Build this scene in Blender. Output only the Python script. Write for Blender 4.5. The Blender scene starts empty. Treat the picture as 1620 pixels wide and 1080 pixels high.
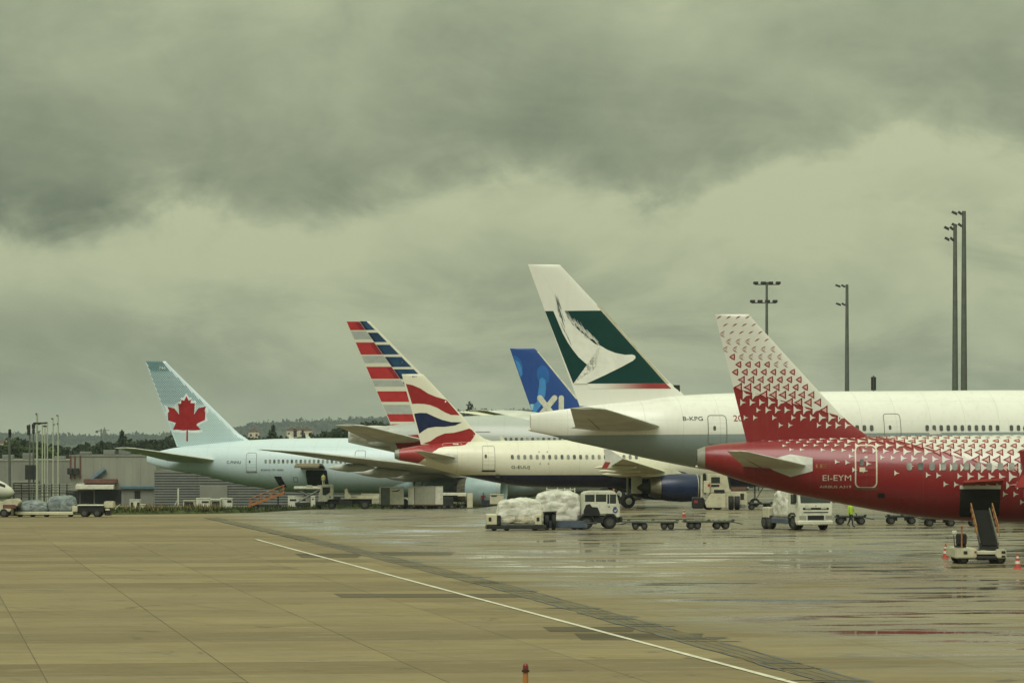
import bpy, bmesh, math, random
import numpy as np
from mathutils import Vector, Matrix
random.seed(7)
sc = bpy.context.scene
col = sc.collection
R = math.radians
# ------------------------------------------------------------------ camera
F, H, YH = 6000.0, 5.2, 709.5          # focal length in px of the 1620 px photo, eye height, horizon row
cam_d = bpy.data.cameras.new('camera')
cam_d.sensor_fit = 'HORIZONTAL'; cam_d.sensor_width = 36.0
cam_d.lens = 36.0 * F / 1620.0
cam_d.shift_y = (YH - 540.0) / 1620.0
cam_d.clip_start = 0.5; cam_d.clip_end = 30000
cam = bpy.data.objects.new('camera', cam_d); col.objects.link(cam)
cam.location = (0, 0, H); cam.rotation_euler = (R(90), 0, 0)
sc.camera = cam
# ------------------------------------------------------------------ sky
SUN_EL, SUN_AZ = 52.0, 200.0            # azimuth clockwise from +Y (behind the camera, a little left)
w = bpy.data.worlds.new('World'); sc.world = w; w.use_nodes = True
nt = w.node_tree; nt.nodes.clear()
class NG:
    """tiny helper to wire math nodes"""
    def __init__(s, nt): s.nt = nt
    def n(s, t, **k):
        x = s.nt.nodes.new(t)
        for a, b in k.items(): setattr(x, a, b)
        return x
    def put(s, sock, v):
        if isinstance(v, bpy.types.NodeSocket): s.nt.links.new(v, sock)
        elif v is not None: sock.default_value = v
    def m(s, op, a, b=None, c=None, clamp=False):
        x = s.n('ShaderNodeMath', operation=op, use_clamp=clamp)
        s.put(x.inputs[0], a); s.put(x.inputs[1], b)
        if c is not None: s.put(x.inputs[2], c)
        return x.outputs[0]
    def sstep(s, v, lo, hi, a=0.0, b=1.0):
        x = s.n('ShaderNodeMapRange', interpolation_type='SMOOTHSTEP')
        s.put(x.inputs[0], v)
        for i, q in enumerate((lo, hi, a, b)): s.put(x.inputs[i + 1], q)
        return x.outputs[0]
    def mix(s, f, a, b, blend='MIX'):
        x = s.n('ShaderNodeMix', data_type='RGBA', blend_type=blend)
        s.put(x.inputs[0], f)
        for i, q in ((6, a), (7, b)):
            s.put(x.inputs[i], (*q, 1) if isinstance(q, tuple) and len(q) == 3 else q)
        return x.outputs[2]
    def comb(s, x, y, z=0.0):
        c = s.n('ShaderNodeCombineXYZ')
        for i, q in enumerate((x, y, z)): s.put(c.inputs[i], q)
        return c.outputs[0]
    def sep(s, v):
        c = s.n('ShaderNodeSeparateXYZ'); s.put(c.inputs[0], v); return c.outputs
    def noise(s, vec, scale, detail=4, rough=0.55, dist=0.0, out=0):
        x = s.n('ShaderNodeTexNoise'); s.put(x.inputs['Vector'], vec)
        x.inputs['Scale'].default_value = scale; x.inputs['Detail'].default_value = detail
        x.inputs['Roughness'].default_value = rough; x.inputs['Distortion'].default_value = dist
        return x.outputs[out]
g = NG(nt)
tc = g.n('ShaderNodeTexCoord')
X, Y, Z = g.sep(tc.outputs['Generated'])
az = g.m('ARCTAN2', X, Y)                               # 0 straight ahead
uv = g.comb(g.m('MULTIPLY', az, 1.0), g.m('MULTIPLY', Z, 1.5))
n1 = g.noise(uv, 12.0, 6, 0.6, 0.6)
n2 = g.noise(uv, 38.0, 6, 0.62, 0.4)
n3 = g.noise(uv, 5.5, 3, 0.5)
# lower rim of the big dark cloud as elevation over azimuth
fc = g.n('ShaderNodeFloatCurve')
g.put(fc.inputs['Value'], g.m('MULTIPLY_ADD', az, 1 / 0.54, 0.5, clamp=True))
rim_px = [(-810, 420), (-300, 395), (0, 368), (130, 362), (300, 345), (480, 362), (590, 335), (700, 300), (820, 275),
          (940, 312), (1060, 330), (1180, 290), (1300, 262), (1450, 225), (1620, 260), (1900, 300), (2430, 330)]
pts = [(((x - 810) / F) / 0.54 + 0.5, (YH - y) / F * 6.0) for x, y in rim_px]
cv = fc.mapping.curves[0]
cv.points[0].location = pts[0]; cv.points[1].location = pts[-1]
for p in pts[1:-1]: cv.points.new(*p)
fc.mapping.update()
rim = g.m('MULTIPLY', fc.outputs[0], 1 / 6.0)
wob = g.m('ADD', g.m('MULTIPLY', g.m('SUBTRACT', n1, 0.5), 0.026), g.m('MULTIPLY', g.m('SUBTRACT', n2, 0.5), 0.016))
h = g.m('SUBTRACT', g.m('ADD', Z, wob), rim)
dark = g.m('MULTIPLY', g.sstep(h, -0.006, 0.011), g.sstep(h, 0.010, 0.060, 1.0, 0.46))
# a lower, fainter grey layer between the rim and the horizon
low = g.m('MULTIPLY', g.sstep(g.noise(g.comb(g.m('MULTIPLY', az, 0.7), g.m('MULTIPLY', Z, 1.9)), 16.0, 6, 0.6, 0.6), 0.40, 0.62), g.sstep(Z, 0.004, 0.02))
low = g.m('MULTIPLY', low, g.sstep(h, -0.03, 0.0, 1.0, 0.25))
dark = g.m('MULTIPLY', dark, g.sstep(n3, 0.32, 0.66, 0.62, 1.12))
tone = g.m('ADD', g.m('MULTIPLY', dark, g.sstep(az, -0.02, 0.11, 0.66, 0.48)), g.m('MULTIPLY_ADD', low, 0.42, 0.10))
tone = g.m('ADD', tone, g.m('MULTIPLY', g.m('SUBTRACT', n2, 0.5), 0.55))
tone = g.m('ADD', tone, g.m('MULTIPLY', g.m('SUBTRACT', n1, 0.5), 0.75), clamp=True)
tone = g.m('SUBTRACT', tone, g.m('MULTIPLY', g.m('MULTIPLY', g.sstep(h, -0.030, -0.004), g.sstep(h, 0.004, -0.002)), 0.16), clamp=True)
cloud = g.mix(tone, (0.478, 0.520, 0.332), (0.138, 0.170, 0.116))
# overcast skies brighten towards the zenith (CIE overcast distribution)
cie = g.m('MULTIPLY_ADD', g.m('MAXIMUM', Z, 0.0), 1.75, 0.94)
cl2 = g.n('ShaderNodeVectorMath', operation='SCALE'); g.put(cl2.inputs[0], cloud); g.put(cl2.inputs['Scale'], cie)
sky = g.n('ShaderNodeTexSky', sky_type='NISHITA')
sky.sun_disc = False; sky.sun_elevation = R(SUN_EL); sky.sun_rotation = R(SUN_AZ); sky.dust_density = 4.0
sk2 = g.n('ShaderNodeVectorMath', operation='SCALE'); g.put(sk2.inputs[0], sky.outputs[0]); sk2.inputs['Scale'].default_value = 0.05
full = g.mix(0.95, sk2.outputs[0], cl2.outputs[0])
bg = g.n('ShaderNodeBackground'); g.put(bg.inputs['Color'], full); bg.inputs['Strength'].default_value = 1.0
wo = g.n('ShaderNodeOutputWorld'); nt.links.new(bg.outputs[0], wo.inputs[0])
# ------------------------------------------------------------------ sun behind the cloud
sd = bpy.data.lights.new('sun', 'SUN'); sd.energy = 1.9; sd.angle = R(40); sd.color = (1.0, 0.965, 0.90)
sun = bpy.data.objects.new('sun', sd); col.objects.link(sun)
e, a = R(SUN_EL), R(SUN_AZ)
sun.rotation_euler = Vector((-math.sin(a) * math.cos(e), -math.cos(a) * math.cos(e), -math.sin(e))).to_track_quat('-Z', 'Y').to_euler()
# ------------------------------------------------------------------ exposure
vs = sc.view_settings
vs.view_transform = 'Standard'; vs.look = 'None'; vs.exposure = 0.0; vs.gamma = 1.0; vs.use_curve_mapping = False
sc.cycles.max_bounces = 6; sc.cycles.volume_bounces = 0; sc.cycles.transparent_max_bounces = 8
sc.cycles.caustics_reflective = False; sc.cycles.caustics_refractive = False

# ================================================================== helpers
MATS = {}
def new_mat(name):
    m = bpy.data.materials.new(name); m.use_nodes = True
    t = m.node_tree; b = t.nodes['Principled BSDF']
    return m, t, b, NG(t)
def pm(name, c, rough=0.5, metal=0.0, var=0.12, scale=1.5, bump=0.0, coat=0.0, spec=None, stretch=(1, 1, 1), dirt=0.0, alpha=None):
    """plain procedural material: colour with grime variation and slight relief"""
    if name in MATS: return MATS[name]
    if spec is None and 'print' in name: spec = 0.22
    m, t, b, g = new_mat(name)
    tc = g.n('ShaderNodeTexCoord')
    mp = g.n('ShaderNodeMapping'); g.put(mp.inputs[0], tc.outputs['Object']); mp.inputs['Scale'].default_value = stretch
    n = g.noise(mp.outputs[0], scale, 6, 0.6)
    dk = tuple(x * (1 - var * 1.6) for x in c); lt = tuple(min(1, x * (1 + var)) for x in c)
    cc = g.mix(g.sstep(n, 0.25, 0.75), dk, lt)
    if dirt:
        n2 = g.noise(mp.outputs[0], scale * 3.1, 5, 0.7)
        cc = g.mix(g.m('MULTIPLY', g.sstep(n2, 0.5, 0.75), dirt), cc, (0.10, 0.085, 0.055))
    g.put(b.inputs['Base Color'], cc)
    g.put(b.inputs['Roughness'], g.m('MULTIPLY_ADD', n, 0.25, rough - 0.12, clamp=True))
    b.inputs['Metallic'].default_value = metal
    if coat: b.inputs['Coat Weight'].default_value = coat; b.inputs['Coat Roughness'].default_value = 0.12
    if spec is not None: b.inputs['Specular IOR Level'].default_value = spec
    if bump:
        bp = g.n('ShaderNodeBump'); bp.inputs['Strength'].default_value = bump; bp.inputs['Distance'].default_value = 0.03
        g.put(bp.inputs['Height'], g.noise(mp.outputs[0], scale * 4, 6, 0.6)); t.links.new(bp.outputs[0], b.inputs['Normal'])
    MATS[name] = m
    return m

class MB:
    """collects verts and faces for one mesh"""
    def __init__(s): s.v = []; s.f = []
    def add(s, vs, fs):
        o = len(s.v); s.v += [tuple(q) for q in vs]; s.f += [tuple(i + o for i in f) for f in fs]; return s
    def box(s, x0, x1, y0, y1, z0, z1, b=0.0):
        if x1 < x0: x0, x1 = x1, x0
        if y1 < y0: y0, y1 = y1, y0
        if z1 < z0: z0, z1 = z1, z0
        if b <= 0:
            return s.add([(x0,y0,z0),(x1,y0,z0),(x1,y1,z0),(x0,y1,z0),(x0,y0,z1),(x1,y0,z1),(x1,y1,z1),(x0,y1,z1)],
                         [(0,3,2,1),(4,5,6,7),(0,1,5,4),(1,2,6,5),(2,3,7,6),(3,0,4,7)])
        b = min(b, (x1-x0)*.45, (y1-y0)*.45, (z1-z0)*.45)
        P = []
        idx = {}
        for sx in (0, 1):
            for sy in (0, 1):
                for sz in (0, 1):
                    X, Y, Z = (x0, x1)[sx], (y0, y1)[sy], (z0, z1)[sz]
                    dx, dy, dz = (b, -b)[sx], (b, -b)[sy], (b, -b)[sz]
                    for a, q in enumerate(((X, Y+dy, Z+dz), (X+dx, Y, Z+dz), (X+dx, Y+dy, Z))):
                        idx[sx, sy, sz, a] = len(P); P.append(q)
        fs = []
        I = lambda sx, sy, sz, a: idx[sx, sy, sz, a]
        for k in (0, 1):
            q = [I(k,0,0,0), I(k,1,0,0), I(k,1,1,0), I(k,0,1,0)]; fs.append(q if k else q[::-1])
            q = [I(0,k,0,1), I(0,k,1,1), I(1,k,1,1), I(1,k,0,1)]; fs.append(q if k else q[::-1])
            q = [I(0,0,k,2), I(1,0,k,2), I(1,1,k,2), I(0,1,k,2)]; fs.append(q if k else q[::-1])
        for i in (0, 1):
            for j in (0, 1):
                q = [I(0,i,j,1), I(1,i,j,1), I(1,i,j,2), I(0,i,j,2)]; fs.append(q if i != j else q[::-1])
                q = [I(i,0,j,2), I(i,1,j,2), I(i,1,j,0), I(i,0,j,0)]; fs.append(q if i != j else q[::-1])
                q = [I(i,j,0,0), I(i,j,1,0), I(i,j,1,1), I(i,j,0,1)]; fs.append(q if i != j else q[::-1])
                for k in (0, 1):
                    q = [I(i,j,k,0), I(i,j,k,1), I(i,j,k,2)]; fs.append(q if (i+j+k) % 2 else q[::-1])
        return s.add(P, fs)
    def prism(s, poly, y0, y1):
        """polygon in x,z extruded over y"""
        n = len(poly)
        vs = [(x, y0, z) for x, z in poly] + [(x, y1, z) for x, z in poly]
        fs = [tuple(range(n)), tuple(range(2*n-1, n-1, -1))] + [(i, i+n, (i+1) % n + n, (i+1) % n) for i in range(n)]
        return s.add(vs, fs)
    def prism_x(s, poly, x0, x1):
        n = len(poly)
        vs = [(x0, y, z) for y, z in poly] + [(x1, y, z) for y, z in poly]
        fs = [tuple(range(n)), tuple(range(2*n-1, n-1, -1))] + [(i, i+n, (i+1) % n + n, (i+1) % n) for i in range(n)]
        return s.add(vs, fs)
    def tube(s, a, b, r, r2=None, n=8, cap=True):
        a, b = Vector(a), Vector(b); r2 = r if r2 is None else r2
        d = (b - a).normalized(); u = d.orthogonal().normalized(); v = d.cross(u)
        vs = []
        for p, q in ((a, r), (b, r2)):
            for i in range(n):
                t = 2 * math.pi * i / n; vs.append(p + (u * math.cos(t) + v * math.sin(t)) * q)
        fs = [(i, (i+1) % n, (i+1) % n + n, i+n) for i in range(n)]
        if cap: fs += [tuple(range(n))[::-1], tuple(range(n, 2*n))]
        return s.add(vs, fs)
    def rev(s, prof, c, n=24, axis='y', cap=True):
        """profile [(along, radius)] turned about an axis through c"""
        vs = []; fs = []
        for (al, r) in prof:
            for i in range(n):
                t = 2*math.pi*i/n; p, q = r*math.cos(t), r*math.sin(t)
                vs.append({'y': (c[0]+p, c[1]+al, c[2]+q), 'x': (c[0]+al, c[1]+p, c[2]+q), 'z': (c[0]+p, c[1]+q, c[2]+al)}[axis])
        for k in range(len(prof)-1):
            for i in range(n):
                fs.append((k*n+i, k*n+(i+1) % n, (k+1)*n+(i+1) % n, (k+1)*n+i))
        if cap: fs += [tuple(range(n))[::-1], tuple(range((len(prof)-1)*n, len(prof)*n))]
        return s.add(vs, fs)
    def loft(s, rings, cap=True, closed=True):
        n = len(rings[0]); vs = [q for r in rings for q in r]; fs = []
        for k in range(len(rings)-1):
            for i in range(n if closed else n-1):
                fs.append((k*n+i, k*n+(i+1) % n, (k+1)*n+(i+1) % n, (k+1)*n+i))
        if cap: fs += [tuple(range(n))[::-1], tuple(range((len(rings)-1)*n, len(rings)*n))]
        return s.add(vs, fs)
    def mesh(s, name, smooth=None):
        me = bpy.data.meshes.new(name); me.from_pydata(s.v, [], s.f)
        bm = bmesh.new(); bm.from_mesh(me); bmesh.ops.recalc_face_normals(bm, faces=bm.faces); bm.to_mesh(me); bm.free()
        if smooth is not None:
            me.polygons.foreach_set('use_smooth', [True]*len(me.polygons)); me.set_sharp_from_angle(angle=R(smooth))
        me.update(); return me
    def build(s, name, mat, parent=None, smooth=None, loc=None, rz=0.0):
        return link(name, s.mesh(name, smooth), mat, parent, loc, rz)
def link(name, me, mat, parent=None, loc=None, rz=0.0):
    if mat is not None and not me.materials: me.materials.append(mat)
    o = bpy.data.objects.new(name, me); col.objects.link(o)
    if parent: o.parent = parent
    if loc: o.location = loc
    if rz: o.rotation_euler.z = rz
    return o
def tag(o, label=None, cat=None, group=None, kind=None):
    if label: o['label'] = label
    if cat: o['category'] = cat
    if group: o['group'] = group
    if kind: o['kind'] = kind
    return o
def empty(name, loc, rz=0.0):
    o = bpy.data.objects.new(name, None); col.objects.link(o); o.location = loc; o.rotation_euler.z = rz
    o.empty_display_size = 0.5
    return o
def kids(o): return [c for c in bpy.data.objects if c.parent == o]
def copy_tree(o, parent=None, loc=None, rz=None):
    c = o.copy(); col.objects.link(c); c.parent = parent
    if loc is not None: c.location = loc
    if rz is not None: c.rotation_euler.z = rz
    for ch in kids(o): copy_tree(ch, c)
    return c
def W(px, py, d): return Vector(((px-810)/F*d, d, H+(YH-py)/F*d))
def sm(t, a, b):
    t = min(1, max(0, (t-a)/(b-a))); return t*t*(3-2*t)
def gz(x, y):
    """ground height: the apron falls away gently beyond 300 m on the left"""
    return -0.0125*min(max(y-300, 0), 320)*sm(x, 8, -6) if x < 8 else 0.0
def G(px, d): return Vector(((px-810)/F*d, d, gz((px-810)/F*d, d)))
# ================================================================== materials for the ground
DL = Vector((-0.1545, 0.988, 0)); DW = Vector((0.988, 0.1545, 0)); O0 = Vector((7.5, 84.2, 0))   # slab grid: long joints, cross joints
SL, SWD = 5.0, 4.4
def concrete(name, dark=1.0):
    m, t, b, g = new_mat(name)
    geo = g.n('ShaderNodeNewGeometry')
    px, py, pz = g.sep(geo.outputs['Position'])
    ru = g.m('ADD', g.m('MULTIPLY', g.m('SUBTRACT', px, O0.x), DW.x), g.m('MULTIPLY', g.m('SUBTRACT', py, O0.y), DW.y))
    rv = g.m('ADD', g.m('MULTIPLY', g.m('SUBTRACT', px, O0.x), DL.x), g.m('MULTIPLY', g.m('SUBTRACT', py, O0.y), DL.y))
    su, sv = g.m('DIVIDE', ru, SWD), g.m('DIVIDE', rv, SL)
    cell = g.comb(g.m('FLOOR', su), g.m('FLOOR', sv))
    wn = g.n('ShaderNodeTexWhiteNoise', noise_dimensions='2D'); g.put(wn.inputs['Vector'], cell)
    wr = g.n('ShaderNodeTexWhiteNoise', noise_dimensions='1D'); g.put(wr.inputs['W'], g.m('FLOOR', sv))
    pos = geo.outputs['Position']
    big = g.noise(pos, 0.035, 4, 0.55)
    mid = g.noise(g.comb(g.m('MULTIPLY', ru, 0.8), rv), 0.42, 7, 0.70)
    fine = g.noise(pos, 2.4, 8, 0.78)
    tone = g.m('ADD', g.m('MULTIPLY', wn.outputs['Value'], 0.14), g.m('MULTIPLY', wr.outputs['Value'], 0.26))
    tone = g.m('ADD', tone, g.m('MULTIPLY', mid, 0.50))
    tone = g.m('ADD', tone, g.m('MULTIPLY', fine, 0.42))
    k = dark
    c = g.mix(g.sstep(tone, 0.38, 1.08), (0.128*k, 0.094*k, 0.040*k), (0.300*k, 0.238*k, 0.118*k))
    c = g.mix(g.m('MULTIPLY', g.sstep(big, 0.35, 0.65), 0.45), c, (0.188*k, 0.143*k, 0.075*k))
    # transverse scour lines left by the paver and rain
    ln = g.noise(g.comb(g.m('MULTIPLY', ru, 0.22), g.m('MULTIPLY', rv, 1.0)), 1.1, 6, 0.78)
    c = g.mix(g.m('MULTIPLY', g.sstep(ln, 0.56, 0.66), 0.34), c, (0.36*k, 0.31*k, 0.20*k))
    c = g.mix(g.m('MULTIPLY', g.sstep(ln, 0.46, 0.36), 0.40), c, (0.115*k, 0.10*k, 0.066*k))
    ln2 = g.noise(g.comb(g.m('MULTIPLY', ru, 0.12), g.m('MULTIPLY', rv, 1.0)), 2.6, 6, 0.75)
    c = g.mix(g.m('MULTIPLY', g.sstep(ln2, 0.58, 0.66), 0.30), c, (0.38*k, 0.33*k, 0.22*k))
    c = g.mix(g.m('MULTIPLY', g.sstep(ln2, 0.44, 0.36), 0.30), c, (0.10*k, 0.088*k, 0.06*k))
    # joints where the slabs are too far off to be built
    fu = g.m('ABSOLUTE', g.m('SUBTRACT', g.m('FRACT', su), 0.5)); fv = g.m('ABSOLUTE', g.m('SUBTRACT', g.m('FRACT', sv), 0.5))
    jn = g.m('MAXIMUM', g.sstep(fu, 0.492, 0.497), g.sstep(fv, 0.488, 0.496))
    c = g.mix(g.m('MULTIPLY', jn, 0.35), c, (0.10, 0.095, 0.075))
    # oil stains and tyre scuffs
    oil = g.noise(g.comb(g.m('MULTIPLY', ru, 0.8), g.m('MULTIPLY', rv, 0.55)), 0.55, 6, 0.7, 0.8)
    c = g.mix(g.m('MULTIPLY', g.sstep(oil, 0.58, 0.70), 0.60), c, (0.055*k, 0.046*k, 0.03*k))
    ty = g.noise(g.comb(g.m('MULTIPLY', g.m('ADD', ru, g.m('MULTIPLY', rv, 0.22)), 1.0), g.m('MULTIPLY', rv, 0.03)), 1.3, 3, 0.6)
    c = g.mix(g.m('MULTIPLY', g.sstep(ty, 0.60, 0.68), 0.22), c, (0.075*k, 0.065*k, 0.045*k))
    # rain water: more of it to the right of the drain band
    side = g.sstep(ru, -1.0, 7.0)
    pn = g.noise(g.comb(g.m('MULTIPLY', ru, 0.45), rv), 0.26, 7, 0.62, 0.4)
    pn2 = g.noise(g.comb(g.m('MULTIPLY', ru, 0.10), g.m('MULTIPLY', rv, 1.0)), 0.75, 5, 0.7)
    wl = g.m('ADD', g.m('MULTIPLY', pn, 0.70), g.m('MULTIPLY', pn2, 0.30))
    wl = g.m('ADD', wl, g.m('MULTIPLY', side, 0.085))
    damp = g.m('MULTIPLY', g.sstep(wl, 0.46, 0.58), g.m('MULTIPLY_ADD', side, 0.85, 0.15))
    pud = g.m('MULTIPLY', g.sstep(wl, 0.575, 0.655), side)
    c = g.mix(g.m('MULTIPLY', damp, 0.30), c, (0.16*k, 0.152*k, 0.13*k))
    c = g.mix(g.m('MULTIPLY', pud, 0.45), c, (0.060, 0.058, 0.046))
    g.put(b.inputs['Base Color'], c)
    rg = g.m('SUBTRACT', g.m('MULTIPLY_ADD', fine, 0.2, 0.62), g.m('MULTIPLY', damp, 0.42))
    rg = g.m('MULTIPLY_ADD', pud, g.m('SUBTRACT', 0.03, rg), rg)
    g.put(b.inputs['Roughness'], rg)
    b.inputs['IOR'].default_value = 1.36
    bp = g.n('ShaderNodeBump'); bp.inputs['Distance'].default_value = 0.004
    g.put(bp.inputs['Strength'], g.m('MULTIPLY', g.m('SUBTRACT', 1.0, pud), 0.5)); g.put(bp.inputs['Height'], fine)
    t.links.new(bp.outputs[0], b.inputs['Normal'])
    return m
M_conc = concrete('apron concrete')
M_patch = concrete('repair concrete', 0.42)
M_seal = pm('joint sealant', (0.158, 0.122, 0.066), 0.7, var=0.3, scale=2)
M_tar = pm('bitumen', (0.035, 0.037, 0.036), 0.32, var=0.35, scale=1.2, bump=0.3)
M_band = concrete('wet drain band', 0.70)
M_line = pm('worn line paint', (0.62, 0.60, 0.48), 0.55, var=0.18, scale=2.0, dirt=0.5)
M_grass = pm('rough grass', (0.052, 0.070, 0.022), 0.9, var=0.45, scale=0.6, spec=0.1)
M_dry = pm('dry scrub', (0.21, 0.17, 0.075), 0.9, var=0.4, scale=0.8, spec=0.1)
M_far = pm('far fields', (0.10, 0.10, 0.05), 0.95, var=0.4, scale=0.01, spec=0.1)

# ------------------------------------------------------------------ apron sheet reaching the horizon
xs = [-9000, -4000, -2000, -1000, -500, -250, -160, -120] + list(range(-100, 101, 4)) + [120, 160, 250, 500, 1000, 2000, 4000, 9000]
ys = [-200, 0, 40, 80] + list(range(100, 640, 10)) + [700, 800, 1000, 1500, 2500, 4000, 6500, 12000]
mb = MB()
mb.v = [(x, y, gz(x, y)) for y in ys for x in xs]
nx = len(xs)
mb.f = [(j*nx+i, j*nx+i+1, (j+1)*nx+i+1, (j+1)*nx+i) for j in range(len(ys)-1) for i in range(nx-1)]
apron = tag(mb.build('apron', M_conc, smooth=60), 'pale concrete apron of rain-wet slabs stretching away', kind='structure')
# sealant bed under the near slabs, then every slab large enough to tell apart
def slab_xy(u, v): p = O0 + DW*u + DL*v; return p.x, p.y
V0, V1 = -3, 26
bed = MB(); q = [slab_xy(-60, V0*SL), slab_xy(60, V0*SL), slab_xy(60, V1*SL), slab_xy(-60, V1*SL)]
bed.add([(x, y, 0.004) for x, y in q], [(0, 1, 2, 3)]); bed.build('joint_sealant', M_seal, apron)
sb = MB(); gp = 0.009
sb.box(gp, SWD-gp, gp, SL-gp, 0.0, 0.014, 0.006)
slab_me = sb.mesh('slab'); slab_me.materials.append(M_conc)
ang = math.atan2(DW.y, DW.x)
for j in range(V0, V1):
    for i in range(-12, 12):
        x, y = slab_xy((i+.5)*SWD, (j+.5)*SL)
        x0, y0 = slab_xy(i*SWD, j*SL)
        if y < 76 or abs(x) > 0.135*y + 6.5: continue
        o = link('slab', slab_me, None, apron, (x0, y0, 0.005 + random.uniform(-.0015, .0015)), ang)
# far tone: outfield beyond the apron on the left
def quadstrip(name, mat, pts, z, parent, w=None):
    """sheet along a polyline with ragged edges; pts = [(x, y, halfwidth)]"""
    mb = MB(); vs = []
    for k, (x, y, hw) in enumerate(pts):
        vs += [(x-hw, y, gz(x, y)+z), (x+hw, y, gz(x, y)+z)]
    mb.add(vs, [(2*k, 2*k+1, 2*k+3, 2*k+2) for k in range(len(pts)-1)])
    return mb.build(name, mat, parent)
def gxy(px, py): d = F*H/(py-YH); return (px-810)/F*d, d
# white guide line
ax, ay = gxy(405, 853.5); bx_, by_ = gxy(1250, 1080)
dx = (bx_-ax)/(by_-ay)
quadstrip('guide_line', M_line, [(ax+dx*(y-ay), y, 0.095+random.uniform(-.012, .012)) for y in np.linspace(ay, 74, 60)], 0.034, apron)
# drain band of bitumen-edged wet asphalt
def band_x(y):
    return float(np.interp(y, [74, 85.4, 141.5, 200, 282, 300], [8.85, 7.26, -0.24, -9.0, -22.1, -24.9]))
yy = list(np.linspace(74, 285, 150))
quadstrip('drain_band', M_band, [(band_x(y), y, 0.50+random.uniform(-.14, .14)) for y in yy], 0.028, apron)
for off, hwid in ((-0.50, .055), (0.48, .06), (0.10, .025), (-.2, .02)):
    quadstrip('bitumen_seam', M_tar, [(band_x(y)+off+random.uniform(-.03, .03), y, hwid*random.choice([.15, .6, 1, 1.4, 1.9])) for y in yy], 0.034, apron)
for k in range(60):                                            # short cross cracks and tar smears on the band
    y = random.uniform(80, 230); x = band_x(y)+random.uniform(-.3, .3); L = random.uniform(.25, 1.1)
    mb = MB(); w_ = random.uniform(.04, .22)
    mb.add([(x-L, y, .0385), (x+L, y-.15, .0385), (x+L*.8, y+w_, .0385), (x-L*.7, y+w_*1.3, .0385)], [(0, 1, 2, 3)])
    mb.build('tar_smear', M_tar if k % 3 else M_band, apron)
for (xa, xb, ya, yb) in ((540, 832, 939.5, 945.5), (478, 566, 876, 882.5), (600, 712, 873, 879.5), (870, 1000, 992, 1000), (920, 1105, 1002.5, 1013), (1210, 1420, 889, 892)):
    x0, y0 = gxy(xa, yb); x1, y1 = gxy(xb, yb); x2, y2 = gxy(xb+8, ya); x3, y3 = gxy(xa-12, ya)
    mb = MB(); mb.add([(x0, y0, .024), (x1, y1, .024), (x2, y2, .024), (x3, y3, .024)], [(0, 1, 2, 3)])
    mb.build('repair_patch', M_patch, apron)
# ------------------------------------------------------------------ grass verge behind the apron edge on the left
EDGE = [(-130, 285), (-60, 292), (-39, 293), (-30, 303), (-26.4, 310), (-22.8, 330), (-21.9, 415), (-21, 432), (-15, 439), (-10, 442), (-3, 446), (2, 448), (7, 450)]
def edge_y(x): return float(np.interp(x, [p[0] for p in EDGE], [p[1] for p in EDGE]))
mb = MB(); cols = list(list(np.linspace(-130, -30, 40))+list(np.linspace(-29.5, 6, 90))); rows = [0, 1.2, 4, 9, 16, 60, 200]
for x in cols:
    for r in rows:
        y = edge_y(x)+r
        zz = gz(x, y)+(0.02 if r == 0 else 0.22+random.uniform(-.08, .12) if r < 20 else 0.08)
        mb.v.append((x, y, zz))
nr = len(rows)
mb.f = [(i*nr+j, (i+1)*nr+j, (i+1)*nr+j+1, i*nr+j+1) for i in range(len(cols)-1) for j in range(nr-1)]
tag(mb.build('grass_verge', M_grass, smooth=80), 'strip of rough grass along the far apron edge', kind='structure')
rng = random.Random(3)
for nm, mat, cnt, hh, lab, band in (('grass_tufts', M_grass, 5200, (.18, .55), 'green grass blades along the verge', (0.5, 10)), ('dry_scrub', M_dry, 800, (.3, .8), 'straw-coloured dry scrub on the verge', (3, 12))):
    mb = MB()
    for k in range(cnt):
        x = rng.uniform(-48, 5) if nm == 'grass_tufts' else rng.choice([rng.gauss(-37, 2.2), rng.gauss(-33.5, 1.0), rng.gauss(-29.5, 1.2), rng.gauss(-26.0, .8)])
        y = edge_y(x)+rng.uniform(*band); z = gz(x, y)+.15; hgt = rng.uniform(*hh); a_ = rng.uniform(0, 6.28); wd = rng.uniform(.05, .16)
        c, s_ = math.cos(a_)*wd, math.sin(a_)*wd; lx, ly = rng.uniform(-.2, .2), rng.uniform(-.2, .2)
        mb.add([(x-c, y-s_, z), (x+c, y+s_, z), (x+lx, y+ly, z+hgt)], [(0, 1, 2)])
    tag(mb.build(nm, mat), lab, 'grass', kind='stuff')
# ================================================================== distance: hills, woods, houses, buildings, masts
M_hill = pm('wooded hill', (0.045, 0.060, 0.028), 0.95, var=0.4, scale=0.02, spec=0.05)
M_leafd = pm('dark leaves', (0.022, 0.036, 0.013), 0.85, var=0.5, scale=0.25, spec=0.15)
M_leafg = pm('green leaves', (0.055, 0.085, 0.024), 0.85, var=0.5, scale=0.25, spec=0.15)
M_bark = pm('bark', (0.07, 0.055, 0.035), 0.9, var=0.3, scale=2)
def hill_top(px): return float(np.interp(px, [-900, -100, 0, 60, 140, 200, 300, 375, 420, 520, 620, 720, 800, 1200, 2400], [668, 682, 688, 690, 692, 690, 690, 678, 671, 668, 662, 655, 652, 650, 645]))
DH = 7000.0
mb = MB(); cols = list(range(-1500, 3200, 20)); prof = [(-1000, 0.0), (-500, .5), (-160, .92), (0, 1.0), (240, .9), (1200, 0.2)]
rng = random.Random(11)
for px in cols:
    zt = H+(YH-hill_top(px))/F*DH-4
    for dy, f in prof: mb.v.append(((px-810)/F*DH, DH+dy, -6+(zt+6)*f+rng.uniform(-1, 1)*(f > .3)))
n = len(prof)
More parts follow.
